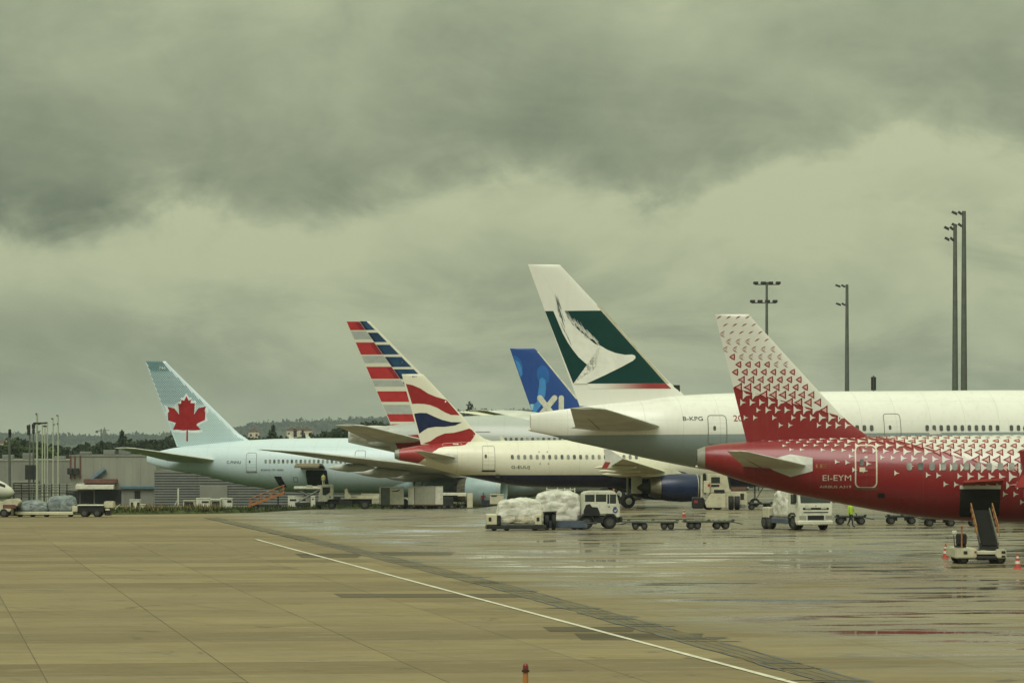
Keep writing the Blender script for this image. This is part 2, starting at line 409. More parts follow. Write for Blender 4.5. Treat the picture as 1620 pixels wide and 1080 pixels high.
mb.f = [(i*n+j, (i+1)*n+j, (i+1)*n+j+1, i*n+j+1) for i in range(len(cols)-1) for j in range(n-1)]
tag(mb.build('hills', M_hill, smooth=70), 'low wooded hills fading blue along the horizon', kind='structure')
def leafball(mb, c, rx, ry, rz, nleaf, size, rng, flat=0.0):
    for k in range(nleaf):
        while True:
            p = Vector((rng.uniform(-1, 1), rng.uniform(-1, 1), rng.uniform(-1, 1)))
            if .25 < p.length < 1: break
        q = Vector((c[0]+p.x*rx, c[1]+p.y*ry, c[2]+p.z*rz)); s = size*rng.uniform(.5, 1.3)
        u = Vector((rng.uniform(-1, 1), rng.uniform(-1, 1), rng.uniform(-1, 1))).normalized(); v = u.orthogonal().normalized()
        mb.add([q-u*s, q+v*s*.6, q+u*s, q-v*s*.6], [(0, 1, 2, 3)])
mb = MB()
for k in range(1500):
    px = rng.uniform(-60, 860); dy = rng.choice([-480, -300, -160, -60, 0, 0, 20])*rng.uniform(.6, 1)
    f = float(np.interp(dy, [-1000, -500, -160, 0, 240], [0, .5, .92, 1, .9]))
    zt = H+(YH-hill_top(px))/F*DH-4; z = -6+(zt+6)*f; big = rng.choice([4.4, 5.2, 6.0, 4.8, 9 if rng.random() < .2 else 5])
    x = (px-810)/F*DH
    if rng.random() < .03:
        mb.rev([(0, big*.8), (big*1.2, big*.5), (big*2.6, .1)], (x, DH+dy, z), 6, 'z')
    else:
        leafball(mb, (x, DH+dy, z+big*.5), big*1.7, big*1.3, big*.9, 24, big*.5, rng)
tag(mb.build('hill_wood', M_hill), 'far blue-grey wood covering the hills', 'wood', kind='stuff')
# darker wood at the airfield boundary
def wood_top(px): return float(np.interp(px, [-60, 0, 30, 70, 110, 150, 175, 200, 240, 275, 330, 380, 420, 470, 520, 565, 590, 640, 700, 900], [706, 703, 692, 700, 704, 700, 697, 692, 694, 688, 690, 684, 690, 689, 681, 668, 666, 676, 690, 690]))
mb = MB(); DWD = 1050.0
for k in range(230):
    px = rng.uniform(-60, 720); d = DWD+rng.uniform(-30, 90)
    zt = H+(YH-(wood_top(px)+rng.choice([0, 1, 3, 5, 7])))/F*d; x = (px-810)/F*d
    r = rng.uniform(1.8, 3.6)
    leafball(mb, (x, d, zt-r), r*1.2, r*1.2, r, 70, .75, rng)
    leafball(mb, (x+rng.uniform(-2, 2), d, zt-r*2.6), r*1.7, r*1.3, r*1.7, 70, .9, rng)
    leafball(mb, (x+rng.uniform(-2, 2), d, (zt-r*3-4)/2), r*1.8, r*1.2, 4.5, 60, 1.0, rng)
tag(mb.build('boundary_wood', M_leafd), 'dark wood behind the airport buildings', 'wood', kind='stuff')
def tree(px, ytop, d, w_, label, mat, conifer=False):
    x = (px-810)/F*d; zb = -4.0; zt = H+(YH-ytop)/F*d
    o = empty('tree', (x, d, zb)); hh = zt-zb
    mb = MB(); mb.tube((0, 0, 0), (0, 0, hh*.55), .35, .2, 7)
    for k in range(5):
        a_ = k*1.3; mb.tube((0, 0, hh*(.35+.06*k)), (math.cos(a_)*w_*.35, math.sin(a_)*w_*.35, hh*(.55+.06*k)), .13, .05, 5)
    mb.build('trunk', M_bark, o)
    mb = MB()
    if conifer:
        for k in range(9):
            f = k/8; leafball(mb, (rng.uniform(-.2, .2), 0, hh*(.2+.78*f)), w_*.62*(1-f)**.8+.3, w_*.62*(1-f)**.8+.3, hh*.09, 60, .6, rng)
    else:
        for k in range(9):
            leafball(mb, (rng.uniform(-.3, .3)*w_, rng.uniform(-.3, .3)*w_, hh*rng.uniform(.5, .86)), w_*.24, w_*.24, hh*.13, 60, .6, rng)
    mb.build('crown', mat, o)
    tag(o, label, 'tree')
tree(431, 677, 980, 7, 'pointed dark conifer behind the pale blue airliner, just right of its fin', M_leafd, True)
tree(194, 686, 980, 8.0, 'tall pointed dark tree left of the maple leaf fin', M_leafd, True)
tree(30, 690, 900, 9, 'rounded green tree behind the grey warehouse at the left edge', M_leafg)
tree(62, 693, 900, 9, 'broad green tree among the thin lamp masts at far left', M_leafg)
tree(150, 697, 900, 8, 'dark green tree above the warehouse roof below the far crane', M_leafd)
tree(545, 676, 980, 9, 'dark bushy tree behind the pale blue airliner near the striped tail', M_leafd)
tree(606, 662, 1000, 10, 'tallest dark tree beside the red and white striped tail', M_leafd)
tree(738, 630, 1500, 6, 'small hazy tree on the horizon between striped and blue tails', M_leafd)
# little houses half way up the slope
M_hw = pm('house render', (0.55, 0.50, 0.38), 0.8, var=0.15); M_hr = pm('house roof tile', (0.15, 0.12, 0.09), 0.85, var=0.2)
M_glassd = pm('dark glass', (0.035, 0.042, 0.042), 0.12, var=0.2, scale=1)
hl = ['cream gabled house on the slope behind the pale blue airliner, leftmost of three', 'cream gabled house on the slope, middle of three', 'cream gabled house on the slope, rightmost of three', 'pale low house at the left edge above the warehouse', 'pale house on the slope right of the maple leaf fin']
for (px, py, lab) in zip((462, 473, 486, 6, 402), (681, 680, 681, 701, 683), hl):
    d = 1900.0; p = W(px, py, d); o = empty('house', (p.x, d, p.z-3.5))
    MB().box(-2.6, 2.6, -3, 3, 0, 3.6).build('wall', M_hw, o)
    MB().prism([(-3.0, 3.6), (3.0, 3.6), (0, 5.6)], -3.3, 3.3).build('roof', M_hr, o)
    for wx in (-1.4, 1.4): MB().box(wx-.5, wx+.5, -3.04, -2.98, 1.2, 2.5).build('window', M_glassd, o)
    tag(o, lab, 'house', 'houses on the far slope')
# ------------------------------------------------------------------ warehouses at the left
M_clad = pm('grey cladding', (0.185, 0.195, 0.165), 0.55, var=0.10, scale=0.35, stretch=(1, 1, .3))
M_clad2 = pm('pale cladding', (0.245, 0.255, 0.21), 0.55, var=0.10, scale=0.35, stretch=(1, 1, .3))
M_slat = pm('dark slat', (0.085, 0.095, 0.080), 0.6, var=0.2, scale=0.5)
M_dark = pm('dark opening', (0.012, 0.013, 0.012), 0.8)
M_white = pm('white enamel', (0.60, 0.60, 0.50), 0.45, var=0.10, scale=1.2, dirt=0.35)
M_cream = pm('cream enamel', (0.52, 0.50, 0.36), 0.5, var=0.12, scale=1.2, dirt=0.4)
M_grey = pm('grey steel', (0.19, 0.20, 0.18), 0.5, metal=0.3, var=0.15)
M_dgrey = pm('dark steel', (0.024, 0.026, 0.023), 0.55, metal=0.3, var=0.25)
M_black = pm('black rubber', (0.009, 0.009, 0.009), 0.75, var=0.25, scale=3)
M_red = pm('red paint', (0.32, 0.035, 0.03), 0.45, var=0.15)
M_redbr = pm('red-brown awning', (0.14, 0.06, 0.045), 0.7, var=0.2)
M_blue = pm('faded blue steel', (0.07, 0.14, 0.18), 0.5, var=0.15)
M_orange = pm('orange rail', (0.36, 0.14, 0.045), 0.55, var=0.15)
M_lime = pm('lime vest', (0.42, 0.62, 0.05), 0.7, var=0.12)
def bx(px0, px1, py0, py1, d, ref):
    """extents in local metres of a px rectangle at depth d, relative to an Empty at ref"""
    a_, b_ = W(px0, py0, d), W(px1, py1, d)
    return a_.x-ref.x, b_.x-ref.x, b_.z-ref.z, a_.z-ref.z      # x0, x1, z0, z1
def warehouse(px0, px1, ytop, ybot, d, depth, label, mat, npan, roofmat):
    ref = W(px0, ybot, d); o = empty('warehouse', ref)
    x0, x1, z0, z1 = bx(px0, px1, ytop, ybot, d, ref)
    MB().box(x0+.1, x1-.1, .3, depth, z0, z1-.3).build('wall', mat, o)
    MB().box(x0-.15, x1+.15, -.1, depth+.2, z1-.3, z1).build('roof', roofmat, o)
    w_ = (x1-x0)/npan
    for k in range(npan):
        MB().box(x0+k*w_+.004, x0+(k+1)*w_-.004, 0, .28, z0, z1-.32, .012).build('panel', mat, o)
    for k in range(4):
        cx = x0+(x1-x0)*(.15+.22*k+.05*(k % 2)); MB().box(cx-.9, cx+.9, 3+k, 5+k, z1, z1+.5+.25*(k % 3), .06).build('roof_vent', M_clad if k % 2 else M_grey, o)
    tag(o, label, 'building'); return o, ref
o, ref = warehouse(-70, 113, 726, 806, 640, 30, 'long low grey warehouse at the left edge behind the lamp masts', M_clad, 14, M_clad2)
d = 640
for (a_, b_, c, e_) in ((20, 62, 760, 763), (36, 78, 766, 767.5), (0, 60, 770, 771)):
    x0, x1, z0, z1 = bx(a_, b_, c, e_, d, ref); MB().box(x0, x1, -1.2, 0, z0, z1).build('canopy', M_clad2, o)
o, ref = warehouse(111, 247, 719, 806, 600, 34, 'taller pale grey warehouse with blue diagonal pipe left of the maple leaf tail', M_clad2, 11, M_clad)
d = 600
x0, x1, z0, z1 = bx(134, 186, 757, 764, d, ref); MB().box(x0, x1, -1.6, -.02, z0, z1, .05).build('awning', M_redbr, o)
x0, x1, z0, z1 = bx(122, 182, 764, 773, d, ref); MB().prism_x([(-2.4, z0), (0, z0), (0, z1), (-2.4, z1-.35)], x0, x1).build('canopy', M_white, o)
for (a_, b_, c, e_) in ((104, 126, 776, 800), (127, 148, 776, 800), (150, 192, 774, 800), (213, 222, 776, 792)):
    x0, x1, z0, z1 = bx(a_, b_, c, e_, d, ref); MB().box(x0, x1, -.06, -.01, z0, z1).build('bay_opening', M_dark, o)
x0, x1, z0, z1 = bx(191, 245, 768.5, 773, d, ref); MB().box(x0, x1, -.7, -.02, z0, z1, .04).build('fascia', M_blue, o)
p, q = W(146, 758, d)-ref, W(167, 742, d)-ref
MB().tube((p.x, -.5, p.z), (q.x, -.4, q.z), .35, n=8).build('pipe', M_blue, o)
for px in (111.5, 118.5, 127):
    p, q = W(px, 757, d)-ref, W(px, 720, d)-ref; MB().tube((p.x, -.12, p.z), (q.x, -.12, q.z), .12, n=6).build('downpipe', M_redbr, o)
for px in (112, 121):
    p = W(px, 745, d)-ref; MB().box(p.x-.45, p.x+.45, -1.2, -.05, p.z-.5, p.z+.5, .1).build('wall_lamp', M_dgrey, o)
for (a_, b_) in ((196, 212), (224, 243)):
    x0, x1, z0, z1 = bx(a_, b_, 775, 800, d, ref); MB().box(x0, x1, -.10, -.01, z0, z1, .03).build('roller_door', M_clad, o)
# dark slatted hall right of it, under the maple leaf airliner
d = 560; ref = W(244, 806, d); o = empty('slatted_hall', ref)
x0, x1, z0, z1 = bx(244, 560, 744, 806, d, ref); MB().box(x0, x1, .3, 26, z0, z1).build('wall', M_slat, o)
ns = 15
for k in range(ns):
    za = z0+(z1-z0)*k/ns; zb = z0+(z1-z0)*(k+1)/ns
    for (pa, pb) in ((244, 311.5), (312, 560)):
        xa, xb, _, _ = bx(pa, pb, 744, 806, d, ref)
        MB().prism_x([(.3, za+.02), (.06, za+.04), (.18, zb-.05), (.3, zb-.02)], xa, xb).build('slat', M_slat, o)
x0, x1, z0, z1 = bx(316, 360, 768, 800, d, ref); MB().box(x0, x1, -.08, .05, z0, z1, .03).build('roller_door', M_clad, o)
tag(o, 'dark hall with horizontal slats and grey roller door under the pale blue airliner', 'building')
# service building seen in the gap between the red and green-tailed airliners
d = 470; ref = G(1150, d); o = empty('service_building', ref)
x0, x1, z0, z1 = bx(1140, 1290, 744, 802, d, ref)
MB().box(x0, x1, 0, 14, 0, z1).build('wall', M_slat, o)
for (a_, b_, c, e_, m_) in ((1155, 1180, 768, 800, M_redbr), (1184, 1199, 765, 799, M_clad), (1201, 1225, 772, 796, M_clad2), (1210, 1222, 757, 768, M_blue), (1182, 1192, 768, 772, M_white), (1228, 1250, 764, 796, M_clad)):
    x0, x1, z0, z1 = bx(a_, b_, c, e_, d, ref); MB().box(x0, x1, -.25, -.02, max(z0, .02), z1, .05).build('panel', m_, o)
tag(o, 'dark service building with pale panels glimpsed below the red airliner tail', 'building')
# ------------------------------------------------------------------ lighting masts
M_mast = pm('galvanised mast', (0.12, 0.135, 0.115), 0.5, metal=0.4, var=0.12)
M_mastw = pm('pale mast', (0.36, 0.40, 0.30), 0.5, var=0.1)
def mast(px, ytop, d, r0, r1, label, arms=(), mat=None, group='lighting masts', zg=None, cat='lamp mast'):
    q = .62 if px > 300 else .32
    p = W(px, ytop, d); zg = gz(p.x, d) if zg is None else zg
    o = empty('lighting_mast', (p.x, d, zg)); hh = p.z-zg
    MB().tube((0, 0, 0), (0, 0, hh), r0, r1, 10).build('pole', mat or M_mast, o, smooth=50)
    for (yy_, l, r, kind) in arms:
        z = H+(YH-yy_)/F*d-zg; xl, xr = l/F*d, r/F*d
        if kind == 'bar':
            MB().tube((xl, 0, z), (xr, 0, z), .13*q, n=6).build('crossarm', M_mast, o)
            for k in range(4):
                x = xl+(xr-xl)*(k+.15)/3.3
                MB().add([(x-.5*q, -.3*q, z+.65*q), (x+.5*q, -.3*q, z+.65*q), (x+.62*q, .5*q, z+.35*q), (x-.62*q, .5*q, z+.35*q), (x-.4*q, -.35*q, z+.18*q), (x+.4*q, -.35*q, z+.18*q), (x+.5*q, .35*q, z+.02), (x-.5*q, .35*q, z+.02)],
                         [(0,1,2,3),(7,6,5,4),(0,4,5,1),(1,5,6,2),(2,6,7,3),(3,7,4,0)]).build('floodlight', M_dgrey, o)
        elif kind == 'side':
            MB().tube((xl*.25, 0, z), (0, 0, z), .1, n=6).build('arm', M_mast, o)
            for k in range(2):
                a_, b_ = xl*(1-.5*k), xl*(.55-.35*k)
                MB().add([(a_, -.4*q, z+.10), (b_, -.4*q, z-.28*q), (b_, .4*q, z-.28*q), (a_, .4*q, z+.10), (a_+.2*q, -.3*q, z+.12+.3*q), (b_, -.3*q, z+.16*q), (b_, .3*q, z+.16*q), (a_+.2*q, .3*q, z+.12+.3*q)],
                         [(3,2,1,0),(4,5,6,7),(0,1,5,4),(1,2,6,5),(2,3,7,6),(3,0,4,7)]).build('floodlight', M_dgrey, o)
        elif kind == 'box':
            MB().box(xl, xr, -.25, .25, z-.35, z+.35, .08).build('floodlight', M_dgrey, o)
    tag(o, label, cat, group); return o
mast(1213, 446, 520, .34, .16, 'mast with two full crossarms of floodlights above the red airliner tail', ((450, -19, 20, 'bar'), (479, -24, 15, 'bar')))
mast(1340, 450, 520, .42, .2, 'single mast with two left-hand lamps, right of the red dotted fin', ((453, -19, 0, 'side'), (482, -18, 0, 'side')))
mast(1511, 356, 400, .42, .2, 'left and shorter one of the close pair of tall masts', ((362, -18, 0, 'side'), (379, -17, 0, 'side')))
mast(1525, 334, 410, .45, .22, 'right and taller one of the close pair of tall masts', ((338, -20, 0, 'side'), (357, -20, 0, 'side')))
o = mast(1382, 594, 430, .12, .1, 'short dark antenna cluster rising behind the white airliner', (), cat='antenna', group='antennas')
for a_ in (-.16, .16): MB().box(a_-.12, a_+.12, -.15, .15, H+(YH-617)/F*430, H+(YH-596)/F*430, .03).build('antenna_panel', M_dgrey, o)
mast(15, 679, 470, .2, .14, 'thin dark mast with box lamp at the left edge, above the white nose', ((683, -1.5, 2.5, 'box'), (687, -1.5, 2.5, 'box')))
mast(47, 671, 520, .14, .1, 'dark-headed mast behind the notice board, left of two', ((676, -4.5, 1, 'box'), (684, -4, 1, 'box')))
mast(53, 669, 525, .14, .1, 'dark-headed mast behind the notice board, right of two', ((674, -2.5, 2.5, 'box'), (682, -2, 2, 'box')))
mast(58.7, 654, 400, .13, .10, 'thick pale lamp mast beside the notice board', ((671, -4, 5, 'bar'), (656, -2.5, 1, 'side'), (683.5, 5, 0, 'side')), M_mastw)
mast(67, 668, 560, .11, .08, 'very thin pale mast just right of the thick pale mast', ((670, -2, 6, 'bar'),), M_mastw)
mast(71, 668, 580, .11, .08, 'very thin pale mast, second right of the thick pale mast', ((675, -2, 3, 'bar'),), M_mastw)
mast(75, 667, 570, .11, .08, 'very thin pale mast, third right of the thick pale mast', ((669, -3, 1, 'side'),), M_mastw)
mast(84, 661, 540, .13, .08, 'slender pale mast with lamps, second from right in the left group', ((663, -3, 0, 'side'), (672, 3, 0, 'side')), M_mastw)
mast(92, 656, 530, .13, .09, 'slender pale mast with lamps, rightmost of the left group', ((658, -3, 0, 'side'), (671, -2, 0, 'side')), M_mastw)
# pipe rack and conveyor clutter in front of the warehouses
d = 470; p = G(66, d); o = empty('pipe_rack', p); zz = lambda py: H+(YH-py)/F*d-p.z; xx = lambda px: (px-66)/F*d
for py in (766, 770, 774, 779, 785): MB().tube((xx(20), 0, zz(py)), (xx(116), 0, zz(py)), .07, n=6).build('pipe', random.Random(int(py)).choice([M_clad2, M_clad, M_slat]), o)
for px in range(22, 117, 12): MB().tube((xx(px), 0, 0), (xx(px), 0, zz(765)), .08, n=6).build('post', M_dgrey, o)
tag(o, 'low rack of horizontal pipes behind the blue-grey loads at left', 'rack')
# dark notice board
d = 480; p = W(49, 758, d); o = empty('notice_board', (p.x, d, gz(p.x, d)))
zt, zb = W(49, 735, d).z-o.location.z, W(49, 758, d).z-o.location.z
MB().box(-.75, .75, -.08, .08, zb, zt, .03).build('board', M_dgrey, o)
for sx in (-.3, .35): MB().tube((sx, .12, 0), (sx, .12, zb+.4), .07, n=6).build('post', M_dgrey, o)
tag(o, 'dark square notice board on two posts at the left', 'sign')
# far tower crane
d = 1800; p = W(160, 678, d); o = empty('tower_crane', (p.x, d, -4))
zt = p.z+4
MB().tube((0, 0, 0), (0, 0, zt), .5, .4, 4).build('crane_mast', M_mast, o)
MB().tube((-2.5, 0, zt-1), (4, 0, zt-.6), .25, .15, 4).build('jib', M_mast, o)
MB().box(-2.6, -1.4, -.4, .4, zt-2, zt-1).build('counterweight', M_mast, o)
tag(o, 'tiny far tower crane on the horizon left of the maple leaf fin', 'crane')
# ================================================================== aircraft
def paint(name, base, zones=(), rough=0.30, grime=0.10, panel=True, coat=0.15):
    """airliner paint: colour zones are set out in the aircraft's own coordinates"""
    m, t, b, g = new_mat(name)
    tc = g.n('ShaderNodeTexCoord'); x, y, z = g.sep(tc.outputs['Object'])
    c = g.mix(0.0, base, base)
    for zn in zones:
        if zn[0] == 'below': _, k, z0, cc = zn; f = g.m('SUBTRACT', g.m('MULTIPLY_ADD', x, k, z0), z)
        elif zn[0] == 'aft': _, k, x0, cc = zn; f = g.m('SUBTRACT', g.m('MULTIPLY_ADD', z, k, x0), x)
        elif zn[0] == 'band': _, za, zb, cc = zn; f = g.m('MINIMUM', g.m('SUBTRACT', z, za), g.m('SUBTRACT', zb, z))
        c = g.mix(g.sstep(f, -0.008, 0.008), c, cc)
    n = g.noise(tc.outputs['Object'], 0.55, 6, 0.65)
    st = g.noise(g.comb(g.m('MULTIPLY', x, 3.0), g.m('MULTIPLY', y, 3.0), g.m('MULTIPLY', z, 0.25)), 1.0, 4, 0.6)
    f = g.m('MULTIPLY', g.m('ADD', g.sstep(n, 0.45, 0.8), g.sstep(st, 0.5, 0.8)), grime)
    c = g.mix(f, c, (0.20, 0.18, 0.12))
    if panel:
        fr = g.m('ABSOLUTE', g.m('SUBTRACT', g.m('FRACT', g.m('DIVIDE', x, 2.7)), 0.5))
        c = g.mix(g.m('MULTIPLY', g.sstep(fr, 0.491, 0.496), 0.24), c, (0.12, 0.12, 0.10))
        fz = g.m('ABSOLUTE', g.m('SUBTRACT', g.m('FRACT', g.m('DIVIDE', z, 1.45)), 0.5))
        c = g.mix(g.m('MULTIPLY', g.sstep(fz, 0.488, 0.494), 0.16), c, (0.12, 0.12, 0.10))
    g.put(b.inputs['Base Color'], c)
    g.put(b.inputs['Roughness'], g.m('MULTIPLY_ADD', n, 0.18, rough-.08))
    bp = g.n('ShaderNodeBump'); bp.inputs['Strength'].default_value = 0.25; bp.inputs['Distance'].default_value = 0.02
    g.put(bp.inputs['Height'], g.noise(g.comb(g.m('MULTIPLY', x, 1.6), g.m('MULTIPLY', y, .8), g.m('MULTIPLY', z, .8)), 1.0, 2, .5)); t.links.new(bp.outputs[0], b.inputs['Normal'])
    b.inputs['Coat Weight'].default_value = coat; b.inputs['Coat Roughness'].default_value = 0.1
    return m
def pchip(xs, ys):
    xs = np.array(xs, float); ys = np.array(ys, float); h_ = np.diff(xs); dl = np.diff(ys)/h_
    m_ = np.zeros_like(ys); m_[0] = dl[0]; m_[-1] = dl[-1]
    for i in range(1, len(xs)-1):
        if dl[i-1]*dl[i] > 0:
            w1 = 2*h_[i]+h_[i-1]; w2 = h_[i]+2*h_[i-1]; m_[i] = (w1+w2)/(w1/dl[i-1]+w2/dl[i])
    def f(x):
        i = int(np.clip(np.searchsorted(xs, x)-1, 0, len(xs)-2)); t = min(1, max(0, (x-xs[i])/h_[i]))
        return float((2*t**3-3*t*t+1)*ys[i]+(t**3-2*t*t+t)*h_[i]*m_[i]+(-2*t**3+3*t*t)*ys[i+1]+(t**3-t*t)*h_[i]*m_[i+1])
    return f
def naca(c): c = min(1, max(0, c)); return 5*(0.2969*math.sqrt(c)-0.126*c-0.3516*c*c+0.2843*c**3-0.1036*c**4)
def text_geo(s, space=1.0):
    cu = bpy.data.curves.new('t', 'FONT'); cu.body = s; cu.size = 1.0; cu.resolution_u = 3; cu.space_character = space
    o = bpy.data.objects.new('t', cu); col.objects.link(o)
    dg = bpy.context.evaluated_depsgraph_get(); dg.update()
    me = bpy.data.meshes.new_from_object(o.evaluated_get(dg))
    vs = [(v.co.x, v.co.y) for v in me.vertices]; fs = [tuple(p.vertices) for p in me.polygons]
    bpy.data.objects.remove(o); bpy.data.curves.remove(cu); bpy.data.meshes.remove(me)
    return vs, fs
def rrect(x0, x1, z0, z1, r, n=4):
    P = []
    for cx, cz, a0 in ((x1-r, z1-r, 0), (x0+r, z1-r, 90), (x0+r, z0+r, 180), (x1-r, z0+r, 270)):
        for k in range(n+1): t = R(a0+90*k/n); P.append((cx+r*math.cos(t), cz+r*math.sin(t)))
    return P
WRNG = random.Random(4)
class Craft:
    def __init__(s, name, px, sc_, th, zg):
        s.d = F/sc_; s.s = sc_; s.th = R(th); s.zg = zg
        s.X = (px-810)/F*s.d
        s.root = empty(name, (s.X, s.d, zg), -s.th)
        s.eps = 0.008+0.00002*s.d
    def loc(s, px, py, y=0.0):
        k = (px-810)/F; c, sn = math.cos(s.th), math.sin(s.th)
        x = (k*(s.d+y*c)-s.X-y*sn)/(c+k*sn)
        dep = s.d-x*sn+y*c
        return x, H-s.zg+(YH-py)/F*dep
    # --- fuselage
    def fuselage(s, prof, L, mat, wide, blade=1.0, blade_len=0.01, zbm=None, smooth=True):
        xs, zt, zb = [], [], []
        for (px, yt, yb) in prof:
            x, a_ = s.loc(px, yt); _, b_ = s.loc(px, yb); xs.append(x); zt.append(a_); zb.append(b_)
        T, B = zt[-1], zb[-1]; zn = B+(T-B)*.40; Ln = (T-B)*1.55
        for f in (0.0, .25, .45, .62, .76, .87, .95, 1.0):
            x = L-Ln*(1-f)
            if x <= xs[-1]+.3: continue
            q = math.sqrt(max(0, 1-f*f)); xs.append(x); zt.append(zn+(T-zn)*(q if f < 1 else .02)**1.1); zb.append(zn-(zn-B)*(q if f < 1 else .02))
        s.ft, s.fb = pchip(xs, zt), pchip(xs, zb); s.L = L
        s.hw = lambda x: (s.ft(x)-s.fb(x))/2*wide*(blade+(1-blade)*sm(x, 0, blade_len))
        st = [x*.45 for x in range(int(14/.45))]+list(np.arange(14, L-Ln, 1.1))+list(np.linspace(L-Ln, L, 14))
        n = 48; rings = []
        for x in st:
            rings.append([s.fp(x, 2*math.pi*k/n) for k in range(n)])
        s.body = MB().loft(rings).build('fuselage', mat, s.root, smooth=55)
        return s
    def fp(s, x, a_, off=0.0):
        t, b = s.ft(x), s.fb(x); hh = (t-b)/2+off; hw = s.hw(x)+off
        return (x, -hw*math.cos(a_), (t+b)/2+hh*math.sin(a_))
    def side(s, x, z):
        t, b = s.ft(x), s.fb(x); hh = max(.05, (t-b)/2); q = max(-1, min(1, (z-(t+b)/2)/hh))
        return -s.hw(x)*math.sqrt(max(0, 1-q*q))
    def fmap(s, off=None):
        off = s.eps if off is None else off
        def f(x, z):
            t, b = s.ft(x), s.fb(x); hh = max(.05, (t-b)/2); q = max(-1, min(1, (z-(t+b)/2)/hh)); a_ = math.asin(q)
            return s.fp(x, a_, off)
        return f
    def sl(s, px, py): return s.loc(px, py, -s.hw0*.93)
    # --- fin
    def fin(s, te, le, mat, rmat=None, thick=.10, c0=.70, root_drop=.5):
        te = sorted([s.loc(*p)[::-1] for p in te]); le = sorted([s.loc(*p)[::-1] for p in le])
        z0 = te[0][0]; dz = te[1][0]-te[0][0]; k = (te[1][1]-te[0][1])/dz
        te = [(z0-2, te[0][1]-2*k)]+te
        le = [(le[0][0]-2, le[0][1]+1.2)]+le
        s.te = lambda z: float(np.interp(z, [q[0] for q in te], [q[1] for q in te]))
        s.le = lambda z: float(np.interp(z, [q[0] for q in le], [q[1] for q in le]))
        zt = te[-1][0]; s.ftop = zt; zr = z0-root_drop
        s.fthick = thick
        zs = list(np.linspace(zr, zt-.25, 26))+[zt-.12, zt-.04, zt]
        def sect(z, ca, cb, n=12, shrink=1.0):
            P = []
            cs = [ca+(cb-ca)*(1-math.cos(math.pi*k/n))/2 if ca == 0 else ca+(cb-ca)*k/n for k in range(n+1)]
            for c in cs: x, h_ = s.fx(c, z); P.append((x, -h_*shrink, z))
            for c in reversed(cs[1:] if ca == 0 else cs): x, h_ = s.fx(c, z); P.append((x, h_*shrink, z))
            return P
        sh = lambda z: 1 if z < zt-.2 else .85 if z < zt-.1 else .55 if z < zt-.02 else .15
        MB().loft([sect(z, 0, c0, shrink=sh(z)) for z in zs]).build('fin', mat, s.root, smooth=45)
        zs2 = [z for z in zs if z > z0-.05] or zs
        MB().loft([sect(z, c0+.0008, 1, 6, sh(z)) for z in [z0]+zs2]).build('rudder', rmat or mat, s.root, smooth=45)
    def fx(s, c, z):
        le, te = s.le(z), s.te(z); ch = le-te
        return le-c*ch, max(.012, naca(c)*s.fthick*min(ch, 9.5 if s.s < 30 and s.big else 6.0))
    def finmap(s, off=None):
        off = s.eps if off is None else off
        def f(x, z):
            le, te = s.le(z), s.te(z); c = (le-x)/(le-te)
            return (x, -(s.fx(c, z)[1]+off), z)
        return f
    # --- printed markings laid on the surface
    def decal(s, name, polys, mp, mat, grid=None, parent=None):
        bm = bmesh.new()
        for P in polys:
            try: bm.faces.new([bm.verts.new((x, 0, z)) for x, z in P])
            except ValueError: pass
        bmesh.ops.triangulate(bm, faces=bm.faces[:], quad_method='BEAUTY', ngon_method='EAR_CLIP')
        if grid:
            xx = [v.co.x for v in bm.verts]; zz = [v.co.z for v in bm.verts]
            for lo, hi, nrm in ((min(xx), max(xx), (1, 0, 0)), (min(zz), max(zz), (0, 0, 1))):
                for q in np.arange(lo+grid*.5, hi, grid):
                    bmesh.ops.bisect_plane(bm, geom=bm.verts[:]+bm.edges[:]+bm.faces[:], plane_co=Vector(nrm)*float(q), plane_no=nrm)
        for v in bm.verts: v.co = Vector(mp(v.co.x, v.co.z))
        bm.normal_update()
        for f in bm.faces:
            if f.normal.y > 0: f.normal_flip()
        me = bpy.data.meshes.new(name); bm.to_mesh(me); bm.free()
        return link(name, me, mat, parent or s.root)
    def text(s, body, px0, px1, py0, py1, mat, mp=None, name='lettering', fn=None, slant=0.0):
        fn = fn or s.sl; vs, fs = text_geo(body)
        xs_ = [v[0] for v in vs]; ys_ = [v[1] for v in vs]; x0, z1 = fn(px0, py0); x1, z0 = fn(px1, py1)
        mp = mp or s.fmap(s.eps*1.6); mb = MB()
        P = [(x0+(a_-min(xs_))/(max(xs_)-min(xs_))*(x1-x0), z0+(b_-min(ys_))/(max(ys_)-min(ys_))*(z1-z0)) for a_, b_ in vs]
        mb.add([mp(x+slant*(z-z0), z) for x, z in P], fs)
        return mb.build(name, mat, s.root)
    def ring(s, name, outer, inner, mp, mat, parent=None):
        def dens(P):
            Q = []
            for i in range(len(P)):
                a_, b_ = P[i], P[(i+1) % len(P)]; m_ = 8
                Q += [(a_[0]+(b_[0]-a_[0])*k/m_, a_[1]+(b_[1]-a_[1])*k/m_) for k in range(m_)]
            return Q
        outer, inner = dens(outer), dens(inner)
        mb = MB(); n = len(outer); mb.v = [mp(*p) for p in outer]+[mp(*p) for p in inner]
        mb.f = [(i, (i+1) % n, (i+1) % n+n, i+n) for i in range(n)]
        return mb.build(name, mat, parent or s.root)
